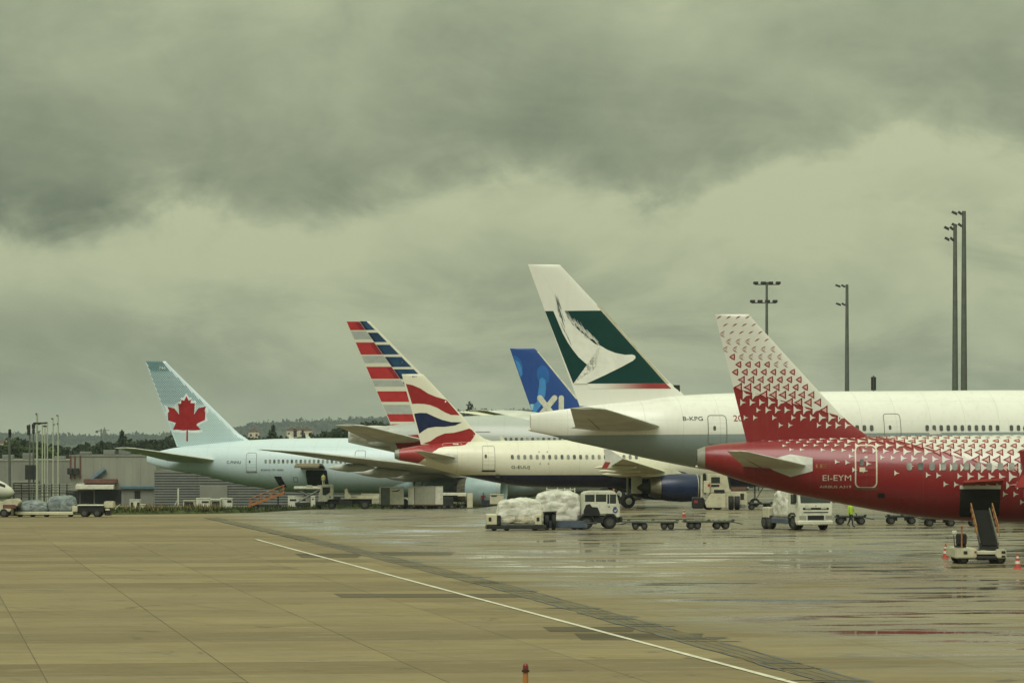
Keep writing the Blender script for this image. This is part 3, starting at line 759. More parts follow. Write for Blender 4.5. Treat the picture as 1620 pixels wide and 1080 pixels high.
    def door(s, px0, px1, py0, py1, mat, seal, wdt=.05, r=.18, sill=None, window=None):
        x0, z1 = s.sl(px0, py0); x1, z0 = s.sl(px1, py1)
        o = s.decal('door', [rrect(x0, x1, z0, z1, r)], s.fmap(s.eps*.8), mat, .35)
        s.ring('door_seal', rrect(x0-wdt, x1+wdt, z0-wdt, z1+wdt, r+wdt), rrect(x0, x1, z0, z1, r), s.fmap(s.eps*1.6), seal, o)
        if sill: s.decal('door_sill', [[(x0-.08, z0-.14), (x1+.08, z0-.14), (x1+.08, z0-.02), (x0-.08, z0-.02)]], s.fmap(s.eps*2.2), sill, None, o)
        if window:
            cx, cz = s.sl(*window); s.decal('door_window', [rrect(cx-.10, cx+.10, cz-.16, cz+.16, .08)], s.fmap(s.eps*2), M_win, None, o)
        return o
    def windows(s, px_list, py, w_=.24, h_=.36, mat=None):
        for px in px_list:
            x, z = s.sl(px, py)
            s.decal('window', [rrect(x-w_/2, x+w_/2, z-h_/2, z+h_/2, .1, 3)], s.fmap(s.eps*1.9), WRNG.choice([mat or M_win, mat or M_win, M_win, M_winl]))
    # --- tailplane and wing
    def plane(s, name, secs, mat, side, thick=.10, camber=0.0, n=12):
        """secs = [(y, xle, xte, z)] for the starboard half, y > 0 outwards"""
        rings = []
        for (y, xl, xt, z) in secs:
            ch = xl-xt; up, lo = [], []
            for k in range(n+1):
                c = (1-math.cos(math.pi*k/n))/2; h_ = naca(c)*thick*ch
                up.append((xl-c*ch, side*y, z+h_+camber*ch*math.sin(math.pi*c))); lo.append((xl-c*ch, side*y, z-h_*.9+camber*ch*math.sin(math.pi*c)))
            rings.append(up+lo[::-1][1:-1])
        return MB().loft(rings).build(name, mat, s.root, smooth=40)
    def tailplane(s, rle, rte, tle, tte, yr, yt, mat, both=True):
        a_, b_ = s.loc(*rle, -yr), s.loc(*rte, -yr); c, d_ = s.loc(*tle, -yt), s.loc(*tte, -yt)
        zr = (a_[1]+b_[1])/2; zt = (c[1]+d_[1])/2
        secs = [(yr-.8, a_[0]+.5, b_[0]-.1, zr-.08), (yr, a_[0], b_[0], zr)]+[(yr+(yt-yr)*f, a_[0]+(c[0]-a_[0])*f, b_[0]+(d_[0]-b_[0])*f, zr+(zt-zr)*f) for f in (.35, .7, .94)]
        secs += [(yt-.02, c[0]-.25*(c[0]-d_[0]), d_[0], zt)]
        s.plane('tailplane', secs, mat, -1)
        if both: s.plane('tailplane', secs, mat, 1)
        # elevator hinge line on the underside
        f0, f1 = .72, .72
        mb = MB(); P = [(a_[0]+(b_[0]-a_[0])*f0, -yr, zr), (c[0]+(d_[0]-c[0])*f1, -yt+.2, zt)]
        for k, (x, y, z) in enumerate(P):
            ch = (a_[0]-b_[0]) if k == 0 else (c[0]-d_[0]); h_ = naca(.72)*.10*ch*.9+.012
            mb.v += [(x-.03, y, z-h_), (x+.03, y, z-h_)]
        mb.f = [(0, 1, 3, 2)]; mb.build('hinge_line', M_dgrey, s.root)
    def engine(s, x0, x1, y, z, r, mat, pyl, side=-1, nozzle=True, lip=None):
        L = x1-x0; o = MB().rev([(x1-.15*L-x1+x1, r*.80), (x1, r*.86), (x1+.05, r*.93), (x1-.12*L, r*1.0), (x1-.35*L, r*1.03), (x1-.62*L, r*.97), (x0+.22*L, r*.86), (x0+.22*L, r*.80)], (0, side*y, z), 36, 'x', False).build('engine_nacelle', mat, s.root, smooth=40)
        MB().rev([(x0+.215*L, r*.845), (x0+.02*L, r*.64), (x0+.02*L, r*.58), (x0+.2*L, r*.6)], (0, side*y, z), 32, 'x', False).build('exhaust_nozzle', M_nozz, o, smooth=40)
        MB().rev([(x0+.15*L, r*.5), (x0-.10*L, r*.36), (x0-.22*L, r*.06)], (0, side*y, z), 24, 'x').build('exhaust_plug', M_dgrey, o, smooth=40)
        MB().rev([(x1-.16*L, r*.82), (x1-.15*L, .05), (x1-.05*L, .02)], (0, side*y, z), 28, 'x').build('fan', M_dgrey, o, smooth=40)
        if lip: MB().rev([(x1-.02, r*.865), (x1+.055, r*.9), (x1-.08*L, r*.985), (x1-.082*L, r*.96)], (0, side*y, z), 36, 'x', False).build('inlet_lip', lip, o, smooth=40)
        MB().prism([(x1-.3*L, z+r*.9), (x0-.1*L, z+r*.75), (x0-.55*L, z+r*1.25), (x0-.2*L, z+r*1.55), (x1-.45*L, z+r*1.25)], side*y-.22, side*y+.22).build('pylon', pyl, o)
        return o
    def wheel(s, x, y, r, w_, par):
        t = MB().rev([(-w_/2, r*.62), (-w_/2, r*.9), (-w_*.3, r), (w_*.3, r), (w_/2, r*.9), (w_/2, r*.62)], (x, y, r), 22, 'y').build('tyre', M_black, par, smooth=40)
        MB().rev([(-w_/2-.01, r*.5), (-w_/2-.03, r*.2), (w_/2+.03, r*.2), (w_/2+.01, r*.5)], (x, y, r), 16, 'y').build('rim', M_rim, t, smooth=40)
    def gear(s, x, y, zt, r, w_, pairs=1, dx=1.4):
        mb = MB(); mb.tube((x, y, r), (x, y, zt), r*.22, n=10); mb.tube((x, y-r*.9, r), (x, y+r*.9, r), r*.16); mb.tube((x, y, r*1.3), (x+1.1, y, zt), r*.12)
        if pairs > 1: mb.tube((x-dx*(pairs-1)/2, y, r), (x+dx*(pairs-1)/2, y, r), r*.2)
        o = mb.build('landing_gear', M_grey, s.root, smooth=40)
        for p in range(pairs):
            for sgn in (-1, 1): s.wheel(x+(p-(pairs-1)/2)*dx, y+sgn*r*.72, r, w_, o)
        return o
M_win = pm('cabin window', (0.10, 0.11, 0.10), 0.2, var=0.25, scale=3)
M_winl = pm('shaded cabin window', (0.24, 0.25, 0.22), 0.25, var=0.25, scale=3)
M_rim = pm('wheel rim', (0.42, 0.42, 0.36), 0.4, metal=0.5, var=0.15)
M_nozz = pm('nozzle metal', (0.30, 0.28, 0.22), 0.32, metal=0.85, var=0.3, scale=1.5, stretch=(.3, 2, 2))
M_wing = pm('wing grey', (0.47, 0.48, 0.43), 0.42, var=0.14, scale=0.5, dirt=0.25)
M_wingw = pm('wing white', (0.62, 0.61, 0.47), 0.4, var=0.10, scale=0.5, dirt=0.2)
M_tailg = pm('tailplane grey', (0.60, 0.61, 0.56), 0.42, var=0.12, scale=0.6, dirt=0.2)
M_ink = pm('dark lettering', (0.03, 0.035, 0.035), 0.45)
M_pink = pm('pale lettering', (0.62, 0.55, 0.44), 0.45)
M_seal2 = pm('door seal grey', (0.20, 0.21, 0.19), 0.5)
M_lightlamp = pm('tail light glass', (0.75, 0.72, 0.55), 0.2)
def wing_secs(root, kink, tip, rake=None):
    S = [root]
    for f in (.5, 1): S.append(tuple(root[i]+(kink[i]-root[i])*f for i in range(4)))
    for f in (.33, .66, 1): S.append(tuple(kink[i]+(tip[i]-kink[i])*f for i in range(4)))
    if rake: S.append(rake)
    return S
def canoe(cr, x0, x1, y, z, r, mat, side=-1):
    L = x1-x0
    MB().rev([(x0, .03), (x0+.18*L, r*.6), (x0+.45*L, r), (x0+.75*L, r*.85), (x1, .1)], (0, side*y, z), 14, 'x').build('flap_fairing', mat, cr.root, smooth=50)
def fairing(cr, x0, x1, ry, rz, zc, mat):
    rings = []
    for f in np.linspace(0, 1, 22):
        q = max(.03, math.sin(math.pi*min(1, max(0, f)))**.55)
        rings.append([(x0+(x1-x0)*f, ry*q*math.cos(t), zc+rz*q*math.sin(t)) for t in np.linspace(0, 2*math.pi, 29)[:-1]])
    return MB().loft(rings).build('belly_fairing', mat, cr.root, smooth=60)
def P4(pts, off, k): return [(off[0]+x/k, off[1]+y/k) for x, y in pts]
def narrow_wing(cr, dx, wmat, fmat, nmat, lipm, both=True, side_eng=True, dz=0.0, tmat=None):
    root = (1.6, 25.4+dx, 19.0+dx, 2.7+dz); kink = (6.4, 22.9+dx, 19.0+dx, 3.2+dz); tip = (16.7, 17.6+dx, 16.05+dx, 4.30+dz)
    S = wing_secs(root, kink, tip)
    for sd in ((-1, 1) if both else (-1,)):
        cr.plane('wing', S, wmat, sd, .115)
        for y in (6.2, 9.2, 12.3):
            f = (y-6.4)/(16.7-6.4); f = max(0, f); xt = 19.0+dx+(16.05-19.0)*f; z = 3.2+dz+(1.1)*f
            canoe(cr, xt-1.5, xt+2.2, y, z-.28, .26, fmat, sd)
        fe = MB().prism([(17.6+dx, 4.33+dz), (16.4+dx, 5.10+dz), (15.9+dx, 5.12+dz), (16.05+dx, 4.3+dz), (15.75+dx, 3.55+dz), (16.3+dx, 3.55+dz)], sd*16.70, sd*16.78)
        fe.build('wingtip_fence', tmat or fmat, cr.root)
        MB().prism([(16.05+dx, 4.05+dz), (16.5+dx, 4.0+dz), (16.2+dx, 3.5+dz), (15.72+dx, 3.5+dz)], sd*16.69, sd*16.79).build('fence_tip', M_red, cr.root)
        cr.engine(21.7+dx, 26.3+dx, 5.75, 1.74+dz, 1.22, nmat, fmat, sd, lip=lipm)
        cr.gear(20.2+dx, sd*3.79, 2.9, .58, .42)
    cr.gear(cr.L-5.1, 0, 2.3, .38, .22)
# ------------------------------------------------------------------ nearest: red and white airliner with dotted triangle livery
M_rred = (0.215, 0.009, 0.014); M_rwhite = (0.62, 0.615, 0.56)
ro = Craft('airliner', 1104, 32.6, 3, 0.0); ro.big = False; ro.hw0 = 1.97
q1, q2 = ro.loc(1387, 690, -1.8), ro.loc(1595, 746, -1.8); kf = (q2[1]-q1[1])/(q2[0]-q1[0]); z0f = q1[1]-kf*q1[0]
M_ro = paint('red white fuselage paint', M_rwhite, [('below', kf, z0f+.10, M_rred)], grime=.10)
ro.fuselage([(1104, 711, 737), (1110, 708, 739), (1130, 703, 746), (1180, 698.5, 762.5), (1250, 694, 780), (1300, 692, 790), (1370, 690, 804), (1450, 689, 817), (1500, 688.5, 822), (1560, 688, 825), (1620, 687.5, 826)], 33.8, M_ro, .955)
p1, p2 = ro.loc(1160, 616), ro.loc(1325, 660); kn = (p2[1]-p1[1])/(p2[0]-p1[0]); z0n = p1[1]-kn*p1[0]
M_rofin = paint('red white fin paint', M_rwhite, [('below', kn, z0n+.10, M_rred)], panel=False, grime=.08)
ro.fin([(1131, 497), (1181, 698)], [(1184, 496), (1194, 508), (1295, 618.5), (1334, 659.5), (1352, 675), (1371, 687)], M_rofin)
M_wstar = pm('white triangle print', M_rwhite, 0.4, var=.05); M_rprint = pm('red print', (0.20, 0.012, 0.015), 0.4, var=.06); M_pkp = pm('pink print', (0.56, 0.34, 0.29), 0.4, var=.05)
def tri_pattern(cr, nfun, lims, ok, mp, cell, par):
    W_, R_, K_ = [], [], []
    rngp = random.Random(5); x0, x1, z0, z1 = lims; row = 0; z = z0
    while z < z1:
        x = x0+(row % 3)*cell*.34
        while x < x1:
            n = nfun(x, z)
            if ok(x, z) and n > -1.5:
                r = cell*.335
                pt = lambda rr, deg: (x+rr*math.cos(R(deg)), z+rr*math.sin(R(deg))*1.02)
                def lens(a_, b_, h_, rr):
                    A, B = pt(rr, a_), pt(rr, b_); mx, mz = (A[0]+B[0])/2, (A[1]+B[1])/2
                    ox, oz = mx-x, mz-z; l = math.hypot(ox, oz); ox /= l; oz /= l
                    e1 = (A[0]*.7+B[0]*.3, A[1]*.7+B[1]*.3); e2 = (A[0]*.3+B[0]*.7, A[1]*.3+B[1]*.7)
                    return [A, (e1[0]+ox*h_*.8, e1[1]+oz*h_*.8), (mx+ox*h_, mz+oz*h_), (e2[0]+ox*h_*.8, e2[1]+oz*h_*.8), B, (mx-ox*h_*.25, mz-oz*h_*.25)]
                tri = lambda R1, bul: [pt(R1, 60), pt(R1*bul, 120), pt(R1, 180), pt(R1*bul, 240), pt(R1, 300), pt(R1*bul, 0)]
                if n < 0.0:
                    keep = 1.0 if n > -.62 else .85-(-n-.62)*.8
                    if (hash((row, int(x*7))) % 100)/100 < keep:
                        k = 1.62 if n > -.30 else 1.28 if n > -.62 else 1.0
                        W_.append([pt(r*k, 0), pt(r*k*.24, 60), pt(r*k, 120), pt(r*k*.24, 180), pt(r*k, 240), pt(r*k*.24, 300)])
                elif n < .70:
                    k = 1.85-.7*n
                    R_.append(tri(r*k, .42)); K_.append(tri(r*k*.55, .40))
                elif n < 1.45:
                    k = 1.28-.16*(n-.7)
                    R_.append(tri(r*k, .60)); K_.append(tri(r*k*.60, .5))
                elif n < 2.3:
                    for a_, b_ in ((60, 180), (180, 300)): R_.append(lens(a_, b_, cell*.06, r*1.12))
                    K_.append([pt(r*.6, 60), pt(r*.15, 120), pt(r*.6, 180), pt(r*.2, 300)])
                else:
                    R_.append(lens(60, 180, cell*.08, r*1.1))
            x += cell
        z += cell*.80; row += 1
    if W_: cr.decal('triangle_print', W_, mp, M_wstar)
    if R_: cr.decal('triangle_print', R_, mp, M_rprint)
    if K_: cr.decal('triangle_print', K_, lambda x, z: tuple(np.array(mp(x, z))+np.array((0, -.004, 0))), M_pkp)
zt_ = ro.ftop
tri_pattern(ro, lambda x, z: (z-(kn*x+z0n+.10))*.93, (0, 9.5, 5.6, zt_), lambda x, z: ro.te(z)+.12 < x < ro.le(z)-.16 and 6.05+.02*x < z < zt_-.12, ro.finmap(.012), .46, ro)
def ro_arc(x, a_):                                              # unrolled skin: a_ = metres of arc above the waist
    return ro.fp(x, a_/2.0, .012)
def ro_n(x, a_):
    t, b = ro.ft(x), ro.fb(x); return (a_/2.0*(t-b)/2 - ((kf*x+z0f+.10)-(t+b)/2))*.75
tri_pattern(ro, ro_n, (2.5, 20, -1.1, 3.05), lambda x, a_: x > 2.6+1.0*(3.0-a_), ro_arc, .50, ro)
ro.tailplane((1281, 733), (1176, 741), (1177, 712), (1150, 714), 1.05, 6.1, M_tailg)
ro.decal('sealing_plate', [[ro.sl(*p) for p in ((1204, 733), (1236, 722), (1251, 718.5), (1286, 724), (1286, 745), (1251, 754), (1225, 744))]], ro.fmap(.02), M_tailg, .4)
ro.door(1355, 1386, 705.5, 770, M_ro, M_pink, .07, .22, sill=M_redbr, window=(1364, 731))
M_ltred = pm('door red', (0.17, 0.013, 0.016), .4, var=.06)
for (a_, b_, c, e_) in ((1360, 1369, 739, 746), (1368, 1373, 721.5, 725)):
    x0, z1 = ro.sl(a_, c); x1, z0 = ro.sl(b_, e_); ro.decal('placard', [rrect(x0, x1, z0, z1, .02)], ro.fmap(.03), M_pink)
ro.windows([1438.5+18*k for k in range(11)], 737.5, .26, .37, M_winl)
ro.text('EI-EYM', 1302, 1347, 751, 760, M_pink, name='registration')
ro.text('AIRBUS A319', 1297, 1347, 767.5, 771.5, M_pink)
x0, z1 = ro.sl(1291, 735); ro.text('IE', 1291, 1309, 734, 740, pm('gold lettering', (0.30, 0.13, 0.05), .5), name='lettering')
MB().loft([[ro.fp(x, t, .012) for t in np.linspace(0, 2*math.pi, 33)[:-1]] for x in (-.02, .12, .36)], cap=True).build('exhaust_cone', pm('exhaust cone grey', (0.27, 0.265, 0.22), .45, metal=.2, var=.15), ro.root, smooth=50)
MB().rev([(-.06, .12), (.02, .14)], (0, 0, (ro.ft(0)+ro.fb(0))/2), 14, 'x').build('exhaust_outlet', M_dark, ro.root)
MB().rev([(-.12, .02), (-.05, .06), (.06, .06)], (0, 0, ro.fb(0)-.02), 10, 'x').build('tail_light', M_lightlamp, ro.root)
x0, z1 = ro.sl(1395, 783); ro.decal('drain_mast', [rrect(x0-.18, x0+.16, z1-.12, z1+.1, .05)], ro.fmap(.03), M_dark)
# open rear hold with its red door swung up
x0, z1 = ro.sl(1519, 772); x1, z0 = ro.sl(1582, 817)
hold = ro.decal('cargo_hold', [rrect(x0, x1, z0, z1, .12)], ro.fmap(.025), M_dark, .3)
ro.decal('hold_lintel', [rrect(x0-.03, x1+.03, z1-.02, z1+.15, .03)], ro.fmap(.05), M_tailg, .3, hold)
ya = ro.side(x0, z1)
mb = MB(); rr = []
for k in range(9):
    f = k/8; rr.append((ya-.05-1.0*f, z1+.12+.16*math.sin(f*1.5)))
mb.loft([[(x0+.1, y, z) for y, z in rr]+[(x0+.1, y, z+.10) for y, z in rr[::-1]], [(x1+.1, y, z+.12) for i, (y, z) in enumerate(rr)]+[(x1+.1, y, z+.22) for y, z in rr[::-1]]])
cd = mb.build('cargo_door', pm('door inside red', (0.34, 0.045, 0.03), .5), ro.root, smooth=40)
M_roeng = pm('red nacelle', (0.20, 0.009, 0.013), .35, coat=.2)
fairing(ro, 14.6, 27.5, 2.2, 1.5, 2.95, M_roeng)
narrow_wing(ro, -1.75, M_wing, M_roeng, M_roeng, M_rim)
MB().prism([(11.8, 5.92), (11.3, 6.15), (11.15, 6.15), (11.2, 5.9)], -.02, .02).build('antenna', M_wstar, ro.root)
tag(ro.root, 'red and white airliner with triangle print fading up its fin, nearest at right', 'airliner', 'parked airliners')

# ------------------------------------------------------------------ white airliner with the green brushed-wing fin
ca = Craft('airliner', 839, 22.0, -16, 0.0); ca.big = True; ca.hw0 = 3.0
_, zl = ca.loc(1000, 687.5, -2.5); _, zl2 = ca.loc(1350, 685, -2.9)
ka = (zl2-zl)/(ca.loc(1350, 685, -2.9)[0]-ca.loc(1000, 688, -2.5)[0]); za = zl-ka*ca.loc(1000, 688, -2.5)[0]
C_w = (0.77, 0.775, 0.72)
M_ca = paint('white airliner paint', C_w, [('below', ka, za, (0.27, 0.335, 0.345))], grime=.13)
ca.fuselage([(839, 655, 682), (871, 650, 688.5), (901, 646, 697), (945, 640, 706.5), (1019, 632, 724), (1056, 627, 731.5), (1107, 623.5, 741), (1160, 621.5, 748), (1220, 620, 752), (1300, 619, 753), (1450, 618, 752), (1620, 617, 751)], 73.5, M_ca, 1.0, .25, 10)
M_cafin = paint('white fin paint', C_w, panel=False, grime=.07)
ca.fin([(835, 418), (917, 642)], [(880, 416), (884, 417), (896, 430), (987, 527), (1059, 605), (1080, 621)], M_cafin, thick=.085)
k7, o7 = 3.857, (800, 400)
fl = lambda cr, pts, off, k: [cr.loc(*p) for p in P4(pts, off, k)]
M_green = pm('dark green print', (0.005, 0.043, 0.040), .35, var=.06); M_wp = pm('white print', C_w, .4, var=.05)
fm = ca.finmap
ca.decal('green_panel', [fl(ca, [(240, 355), (578, 352), (970, 795), (412, 797)], o7, k7)], fm(.014), M_green, .22)
bird = [(287, 352), (300, 380), (320, 430), (345, 490), (375, 545), (405, 590), (440, 635), (490, 680), (540, 707), (410, 798), (487, 798), (600, 745), (700, 695), (770, 657), (785, 642), (783, 627), (765, 620), (720, 622), (660, 610), (610, 590), (572, 566),
        (540, 556), (500, 533), (465, 505), (432, 472), (402, 436), (376, 398), (354, 352)]
ca.decal('brushed_wing_emblem', [fl(ca, bird, o7, k7)], fm(.045), M_wp, .22)
rg = random.Random(2); strands, ink = [], []
for k in range(64):                                             # brush strokes along the wing's back
    f = rg.random(); bxp = 392+f*170; byp = 420+f*140+rg.uniform(-6, 6); L = rg.uniform(30, 95)*(1.1-.5*f); a_ = R(rg.uniform(52, 64)-12*f)
    p0 = (bxp+rg.uniform(-6, 12), byp); p1 = (p0[0]-L*math.cos(a_)*.8, p0[1]-L*math.sin(a_)); wd = rg.uniform(1.3, 2.3)
    if p1[1] < 356: p1 = (p0[0]-(p0[1]-356)*.55, 356)
    strands.append([(p0[0]-wd, p0[1]), (p0[0]+wd, p0[1]), (p1[0]+.5, p1[1]), (p1[0]-.5, p1[1])])
for k in range(26):                                             # dark bristles
    f = rg.random(); p0 = (292+f*38+rg.uniform(-4, 10), 250+f*105+rg.uniform(-20, 40)); L = rg.uniform(30, 90); wd = rg.uniform(.7, 1.1)
    p1 = (p0[0]+L*.30, p0[1]+L)
    ink.append([(p0[0]-.3, p0[1]), (p0[0]+.3, p0[1]), (p1[0]+wd, p1[1]), (p1[0]-wd, p1[1])])
for k in range(20):
    f = rg.random(); p0 = (330+f*50, 420+f*100); L = rg.uniform(20, 60); p1 = (p0[0]+L*.42, p0[1]+L); wd = rg.uniform(.35, .7)
    ink.append([(p0[0]-.3, p0[1]), (p0[0]+.3, p0[1]), (p1[0]+wd, p1[1]), (p1[0]-wd, p1[1])])
for k in range(5):
    f = rg.random(); p0 = (395+f*150, 400+f*150); L = rg.uniform(15, 40); p1 = (p0[0]+L*.6, p0[1]+L); wd = rg.uniform(.35, .7)
    ink.append([(p0[0]-.3, p0[1]), (p0[0]+.3, p0[1]), (p1[0]+wd, p1[1]), (p1[0]-wd, p1[1])])
ca.decal('brush_strokes', [fl(ca, q, o7, k7) for q in strands], fm(.050), M_wp)
ca.decal('brush_strokes', [fl(ca, q, o7, k7) for q in ink], fm(.058), M_green)
# red stripe that fades towards the rudder
m_, t_, b_, g_ = new_mat('fading red stripe'); tcn = g_.n('ShaderNodeTexCoord'); x_, _, _ = g_.sep(tcn.outputs['Object'])
xa, xb = ca.loc(930, 611)[0], ca.loc(1030, 611)[0]
g_.put(b_.inputs['Base Color'], g_.mix(g_.sstep(x_, xa, xb), C_w, (0.30, 0.03, 0.035))); b_.inputs['Roughness'].default_value = .4
ca.decal('red_stripe', [fl(ca, [(492, 798), (972, 796), (1004, 827), (512, 828)], o7, k7)], fm(.016), m_, .45)
M_lead = pm('bare leading edge', (0.52, 0.50, 0.38), .35, metal=.25, var=.1)
ca.decal('leading_edge_strip', [fl(ca, [(553, 318), (572, 318), (995, 795), (970, 795)], o7, k7)], fm(.02), M_lead, .5)
ca.tailplane((1047, 675), (910, 675), (953, 645), (902, 646), 1.75, 10.6, M_tailg)
ca.door(1122, 1149, 657.5, 702, M_ca, M_seal2, .06, .2, window=(1131, 677))
ca.door(1397, 1422, 655, 700, M_ca, M_seal2, .05, .2, window=(1405.5, 676))
ca.windows([1353.6, 1365, 1376.4]+[1464+11.1*k for k in range(11)]+[1597, 1608, 1619], 676.8, .28, .42)
ca.text('B-KPG', 1083.5, 1114, 658.5, 665, M_ink, name='registration')
ca.text('20', 1161, 1175, 656.5, 666, M_red, name='lettering')
MB().rev([(-.14, .03), (-.05, .09), (.1, .09)], (0, 0, ca.fb(0)+.12), 10, 'x').build('tail_light', M_lightlamp, ca.root)
x0, z1 = ca.loc(1069, 612); MB().box(x0-.2, x0+.3, -.12, .12, z1-.45, z1+.15, .04).build('vent_box', M_dgrey, ca.root)
def wide_wing(cr, mat, fmat, nmat, both, zt=6.95, eng=True):
    S = wing_secs((2.6, 46.8, 33.2, 3.9), (10.0, 41.8, 33.6, 4.6), (29.0, 28.7, 25.7, zt-.3), (32.4, 24.9, 24.1, zt))
    for sd in ((-1, 1) if both else (-1,)):
        cr.plane('wing', S, mat, sd, .115)
        for y, l, r in ((6.6, 7.5, .75), (13.5, 6.5, .62), (18.5, 5.5, .5)):
            f = max(0, (y-10)/19); xt = 33.6+(25.7-33.6)*f; z = 4.6+(zt-4.9)*f
            canoe(cr, xt-l*.38, xt+l*.62, y, z-.65+.1*f, r, fmat, sd)
        if eng: cr.engine(40.9, 46.2, 9.8, 2.35, 1.85, nmat, fmat, sd, lip=M_rim)
        cr.gear(34.5, sd*5.5, 3.4, .66, .5, 3, 1.46)
    cr.gear(cr.L-6, 0, 3, .53, .4)
M_nacw = pm('white nacelle', (0.55, 0.54, 0.44), .35, var=.08)
fairing(ca, 28, 50, 3.35, 2.0, 3.2, M_nacw)
wide_wing(ca, M_wing, M_wing, M_nacw, True, 6.6)
tag(ca.root, 'white wide-body airliner with dark green fin and white brushed wing emblem', 'airliner', 'parked airliners')

# ------------------------------------------------------------------ cream airliner with dark blue belly and ribbon fin
ba = Craft('airliner', 625, 17.9, -8, 0.0); ba.big = False; ba.hw0 = 1.97
C_cr = (0.74, 0.725, 0.60); C_nv = (0.006, 0.011, 0.058); C_br = (0.30, 0.022, 0.025)
zb_ = ba.loc(850, 751, -1.5)[1]
r1, r2 = ba.loc(689, 712, -1.2), ba.loc(662, 733, -1.0); kr = (r2[0]-r1[0])/(r2[1]-r1[1]); xr = r1[0]-kr*r1[1]
M_ba = paint('cream and navy airliner paint', C_cr, [('below', 0.0, zb_, C_nv), ('aft', kr, xr, C_br)], grime=.12)
ba.fuselage([(625, 712, 725), (632, 710, 728), (650, 706.5, 731), (667, 704, 734.5), (701, 700.5, 744.7), (732, 698.5, 752.5), (762, 697.5, 758.5), (787, 697, 763.5), (822, 696.5, 768.5), (860, 696, 770.5), (920, 695.5, 771)], 37.5, M_ba, .955)
M_bafin = paint('cream fin paint', C_cr, panel=False, grime=.07)
ba.fin([(635.5, 591.5), (666, 703)], [(665, 589.5), (668, 590.5), (730.6, 656.8), (754, 685.3), (766, 693.5), (780, 697)], M_bafin)
k4, o4 = 4.911, (530, 500); k5, o5 = 5.786, (580, 660)
M_brp = pm('red ribbon print', C_br, .35, var=.1); M_bnv = pm('navy ribbon print', (0.014, 0.022, 0.072), .35, var=.15)
fb_ = ba.finmap(.012)
ba.decal('ribbon_print', [fl(ba, [(550, 525), (600, 535), (660, 560), (720, 600), (780, 625), (830, 640), (866, 650), (900, 690), (940, 735), (966, 768), (900, 766), (850, 745), (790, 710), (740, 690), (690, 680), (640, 678), (598, 680)], o4, k4)], fb_, M_brp, .4)
ba.decal('ribbon_print', [fl(ba, [(614, 757), (660, 750), (710, 752), (770, 780), (830, 805), (900, 822), (985, 823), (930, 848), (850, 858), (780, 858), (720, 868), (690, 885), (655, 912)], o4, k4)], fb_, M_bnv, .4)
ba.decal('ribbon_print', [fl(ba, [(680, 990), (740, 970), (790, 935), (850, 910), (920, 905), (980, 890), (1040, 872), (1063, 882), (1090, 912), (1070, 945), (1050, 972), (1000, 985), (900, 990), (760, 995)], o4, k4)], fb_, M_brp, .4)
ba.decal('ribbon_print', [[ba.loc(*p, -.8) for p in ((660, 706.5), (680, 703.4), (700, 701.6), (730, 699.9), (741, 699.2), (736, 703.4), (727, 704.8), (715, 705.4), (703, 706), (694, 708.5), (689, 712.2), (676, 716))]], ba.fmap(.012), M_brp, .25)
ba.tailplane((724, 722), (673, 725.5), (667, 712), (656, 713.6), 1.0, 6.1, M_tailg)
ba.decal('sealing_plate', [[ba.sl(*p) for p in ((684, 726.5), (697, 720), (710, 717), (725, 719.6), (725, 730), (707, 734), (695, 730.5))]], ba.fmap(.02), M_tailg, .4)
ba.door(764.5, 783, 705.5, 743, M_ba, M_seal2, .035, .15, sill=M_dgrey, window=(769, 721.5))
ba.windows([810.5+9.79*k for k in range(21)], 722.6, .26, .38, M_winl)
ba.text('G-EUUJ', 809, 837.5, 736, 742, M_ink, name='registration')
ba.text('6011', 652, 659, 594, 597, M_ink, fb_, fn=ba.loc, name='lettering')
for (a_, b_, c, e_) in ((853, 866, 714.5, 733),):
    for (u, v) in ((a_, c), (b_, c), (a_+1, e_), (b_+1, e_)):
        x0, z1 = ba.sl(u, v); ba.decal('rivet_mark', [rrect(x0-.05, x0+.05, z1-.05, z1+.05, .02)], ba.fmap(.02), M_seal2)
MB().loft([[ba.fp(x, t, .012) for t in np.linspace(0, 2*math.pi, 33)[:-1]] for x in (-.02, .12, .32)], cap=True).build('exhaust_cone', pm('exhaust cone grey', (0.27, 0.265, 0.22), .45, metal=.2, var=.15), ba.root, smooth=50)
x0, z1 = ba.loc(793, 697); MB().prism([(x0+.45, z1-.08), (x0+.05, z1+.42), (x0-.15, z1+.42), (x0-.05, z1-.08)], -.03, .03).build('antenna', M_white, ba.root)
x0, z1 = ba.loc(787, 752, -1.2); MB().box(x0-.2, x0+.2, ba.side(x0, z1)-.18, ba.side(x0, z1)+.1, z1-.25, z1+.1, .05).build('drain_mast', M_dgrey, ba.root)
M_nacb = pm('navy nacelle', (0.006, 0.016, 0.062), .3, coat=.1, var=.15, scale=.8)
fairing(ba, 16.4, 29.5, 2.2, 1.45, 2.85, pm('navy fairing', (0.007, 0.014, 0.055), .3, coat=.2))
narrow_wing(ba, 0.0, M_wingw, M_wingw, M_nacb, M_rim, dz=.05, tmat=M_tailg)
x0, z1 = ba.loc(1007, 768, -4.1); MB().box(x0-.5, x0+.45, -4.35, -4.28, 1.25, 2.75, .03).build('gear_door', M_wingw, ba.root)
tag(ba.root, 'cream airliner with dark blue belly and red and blue ribbon fin, in the middle', 'airliner', 'parked airliners')

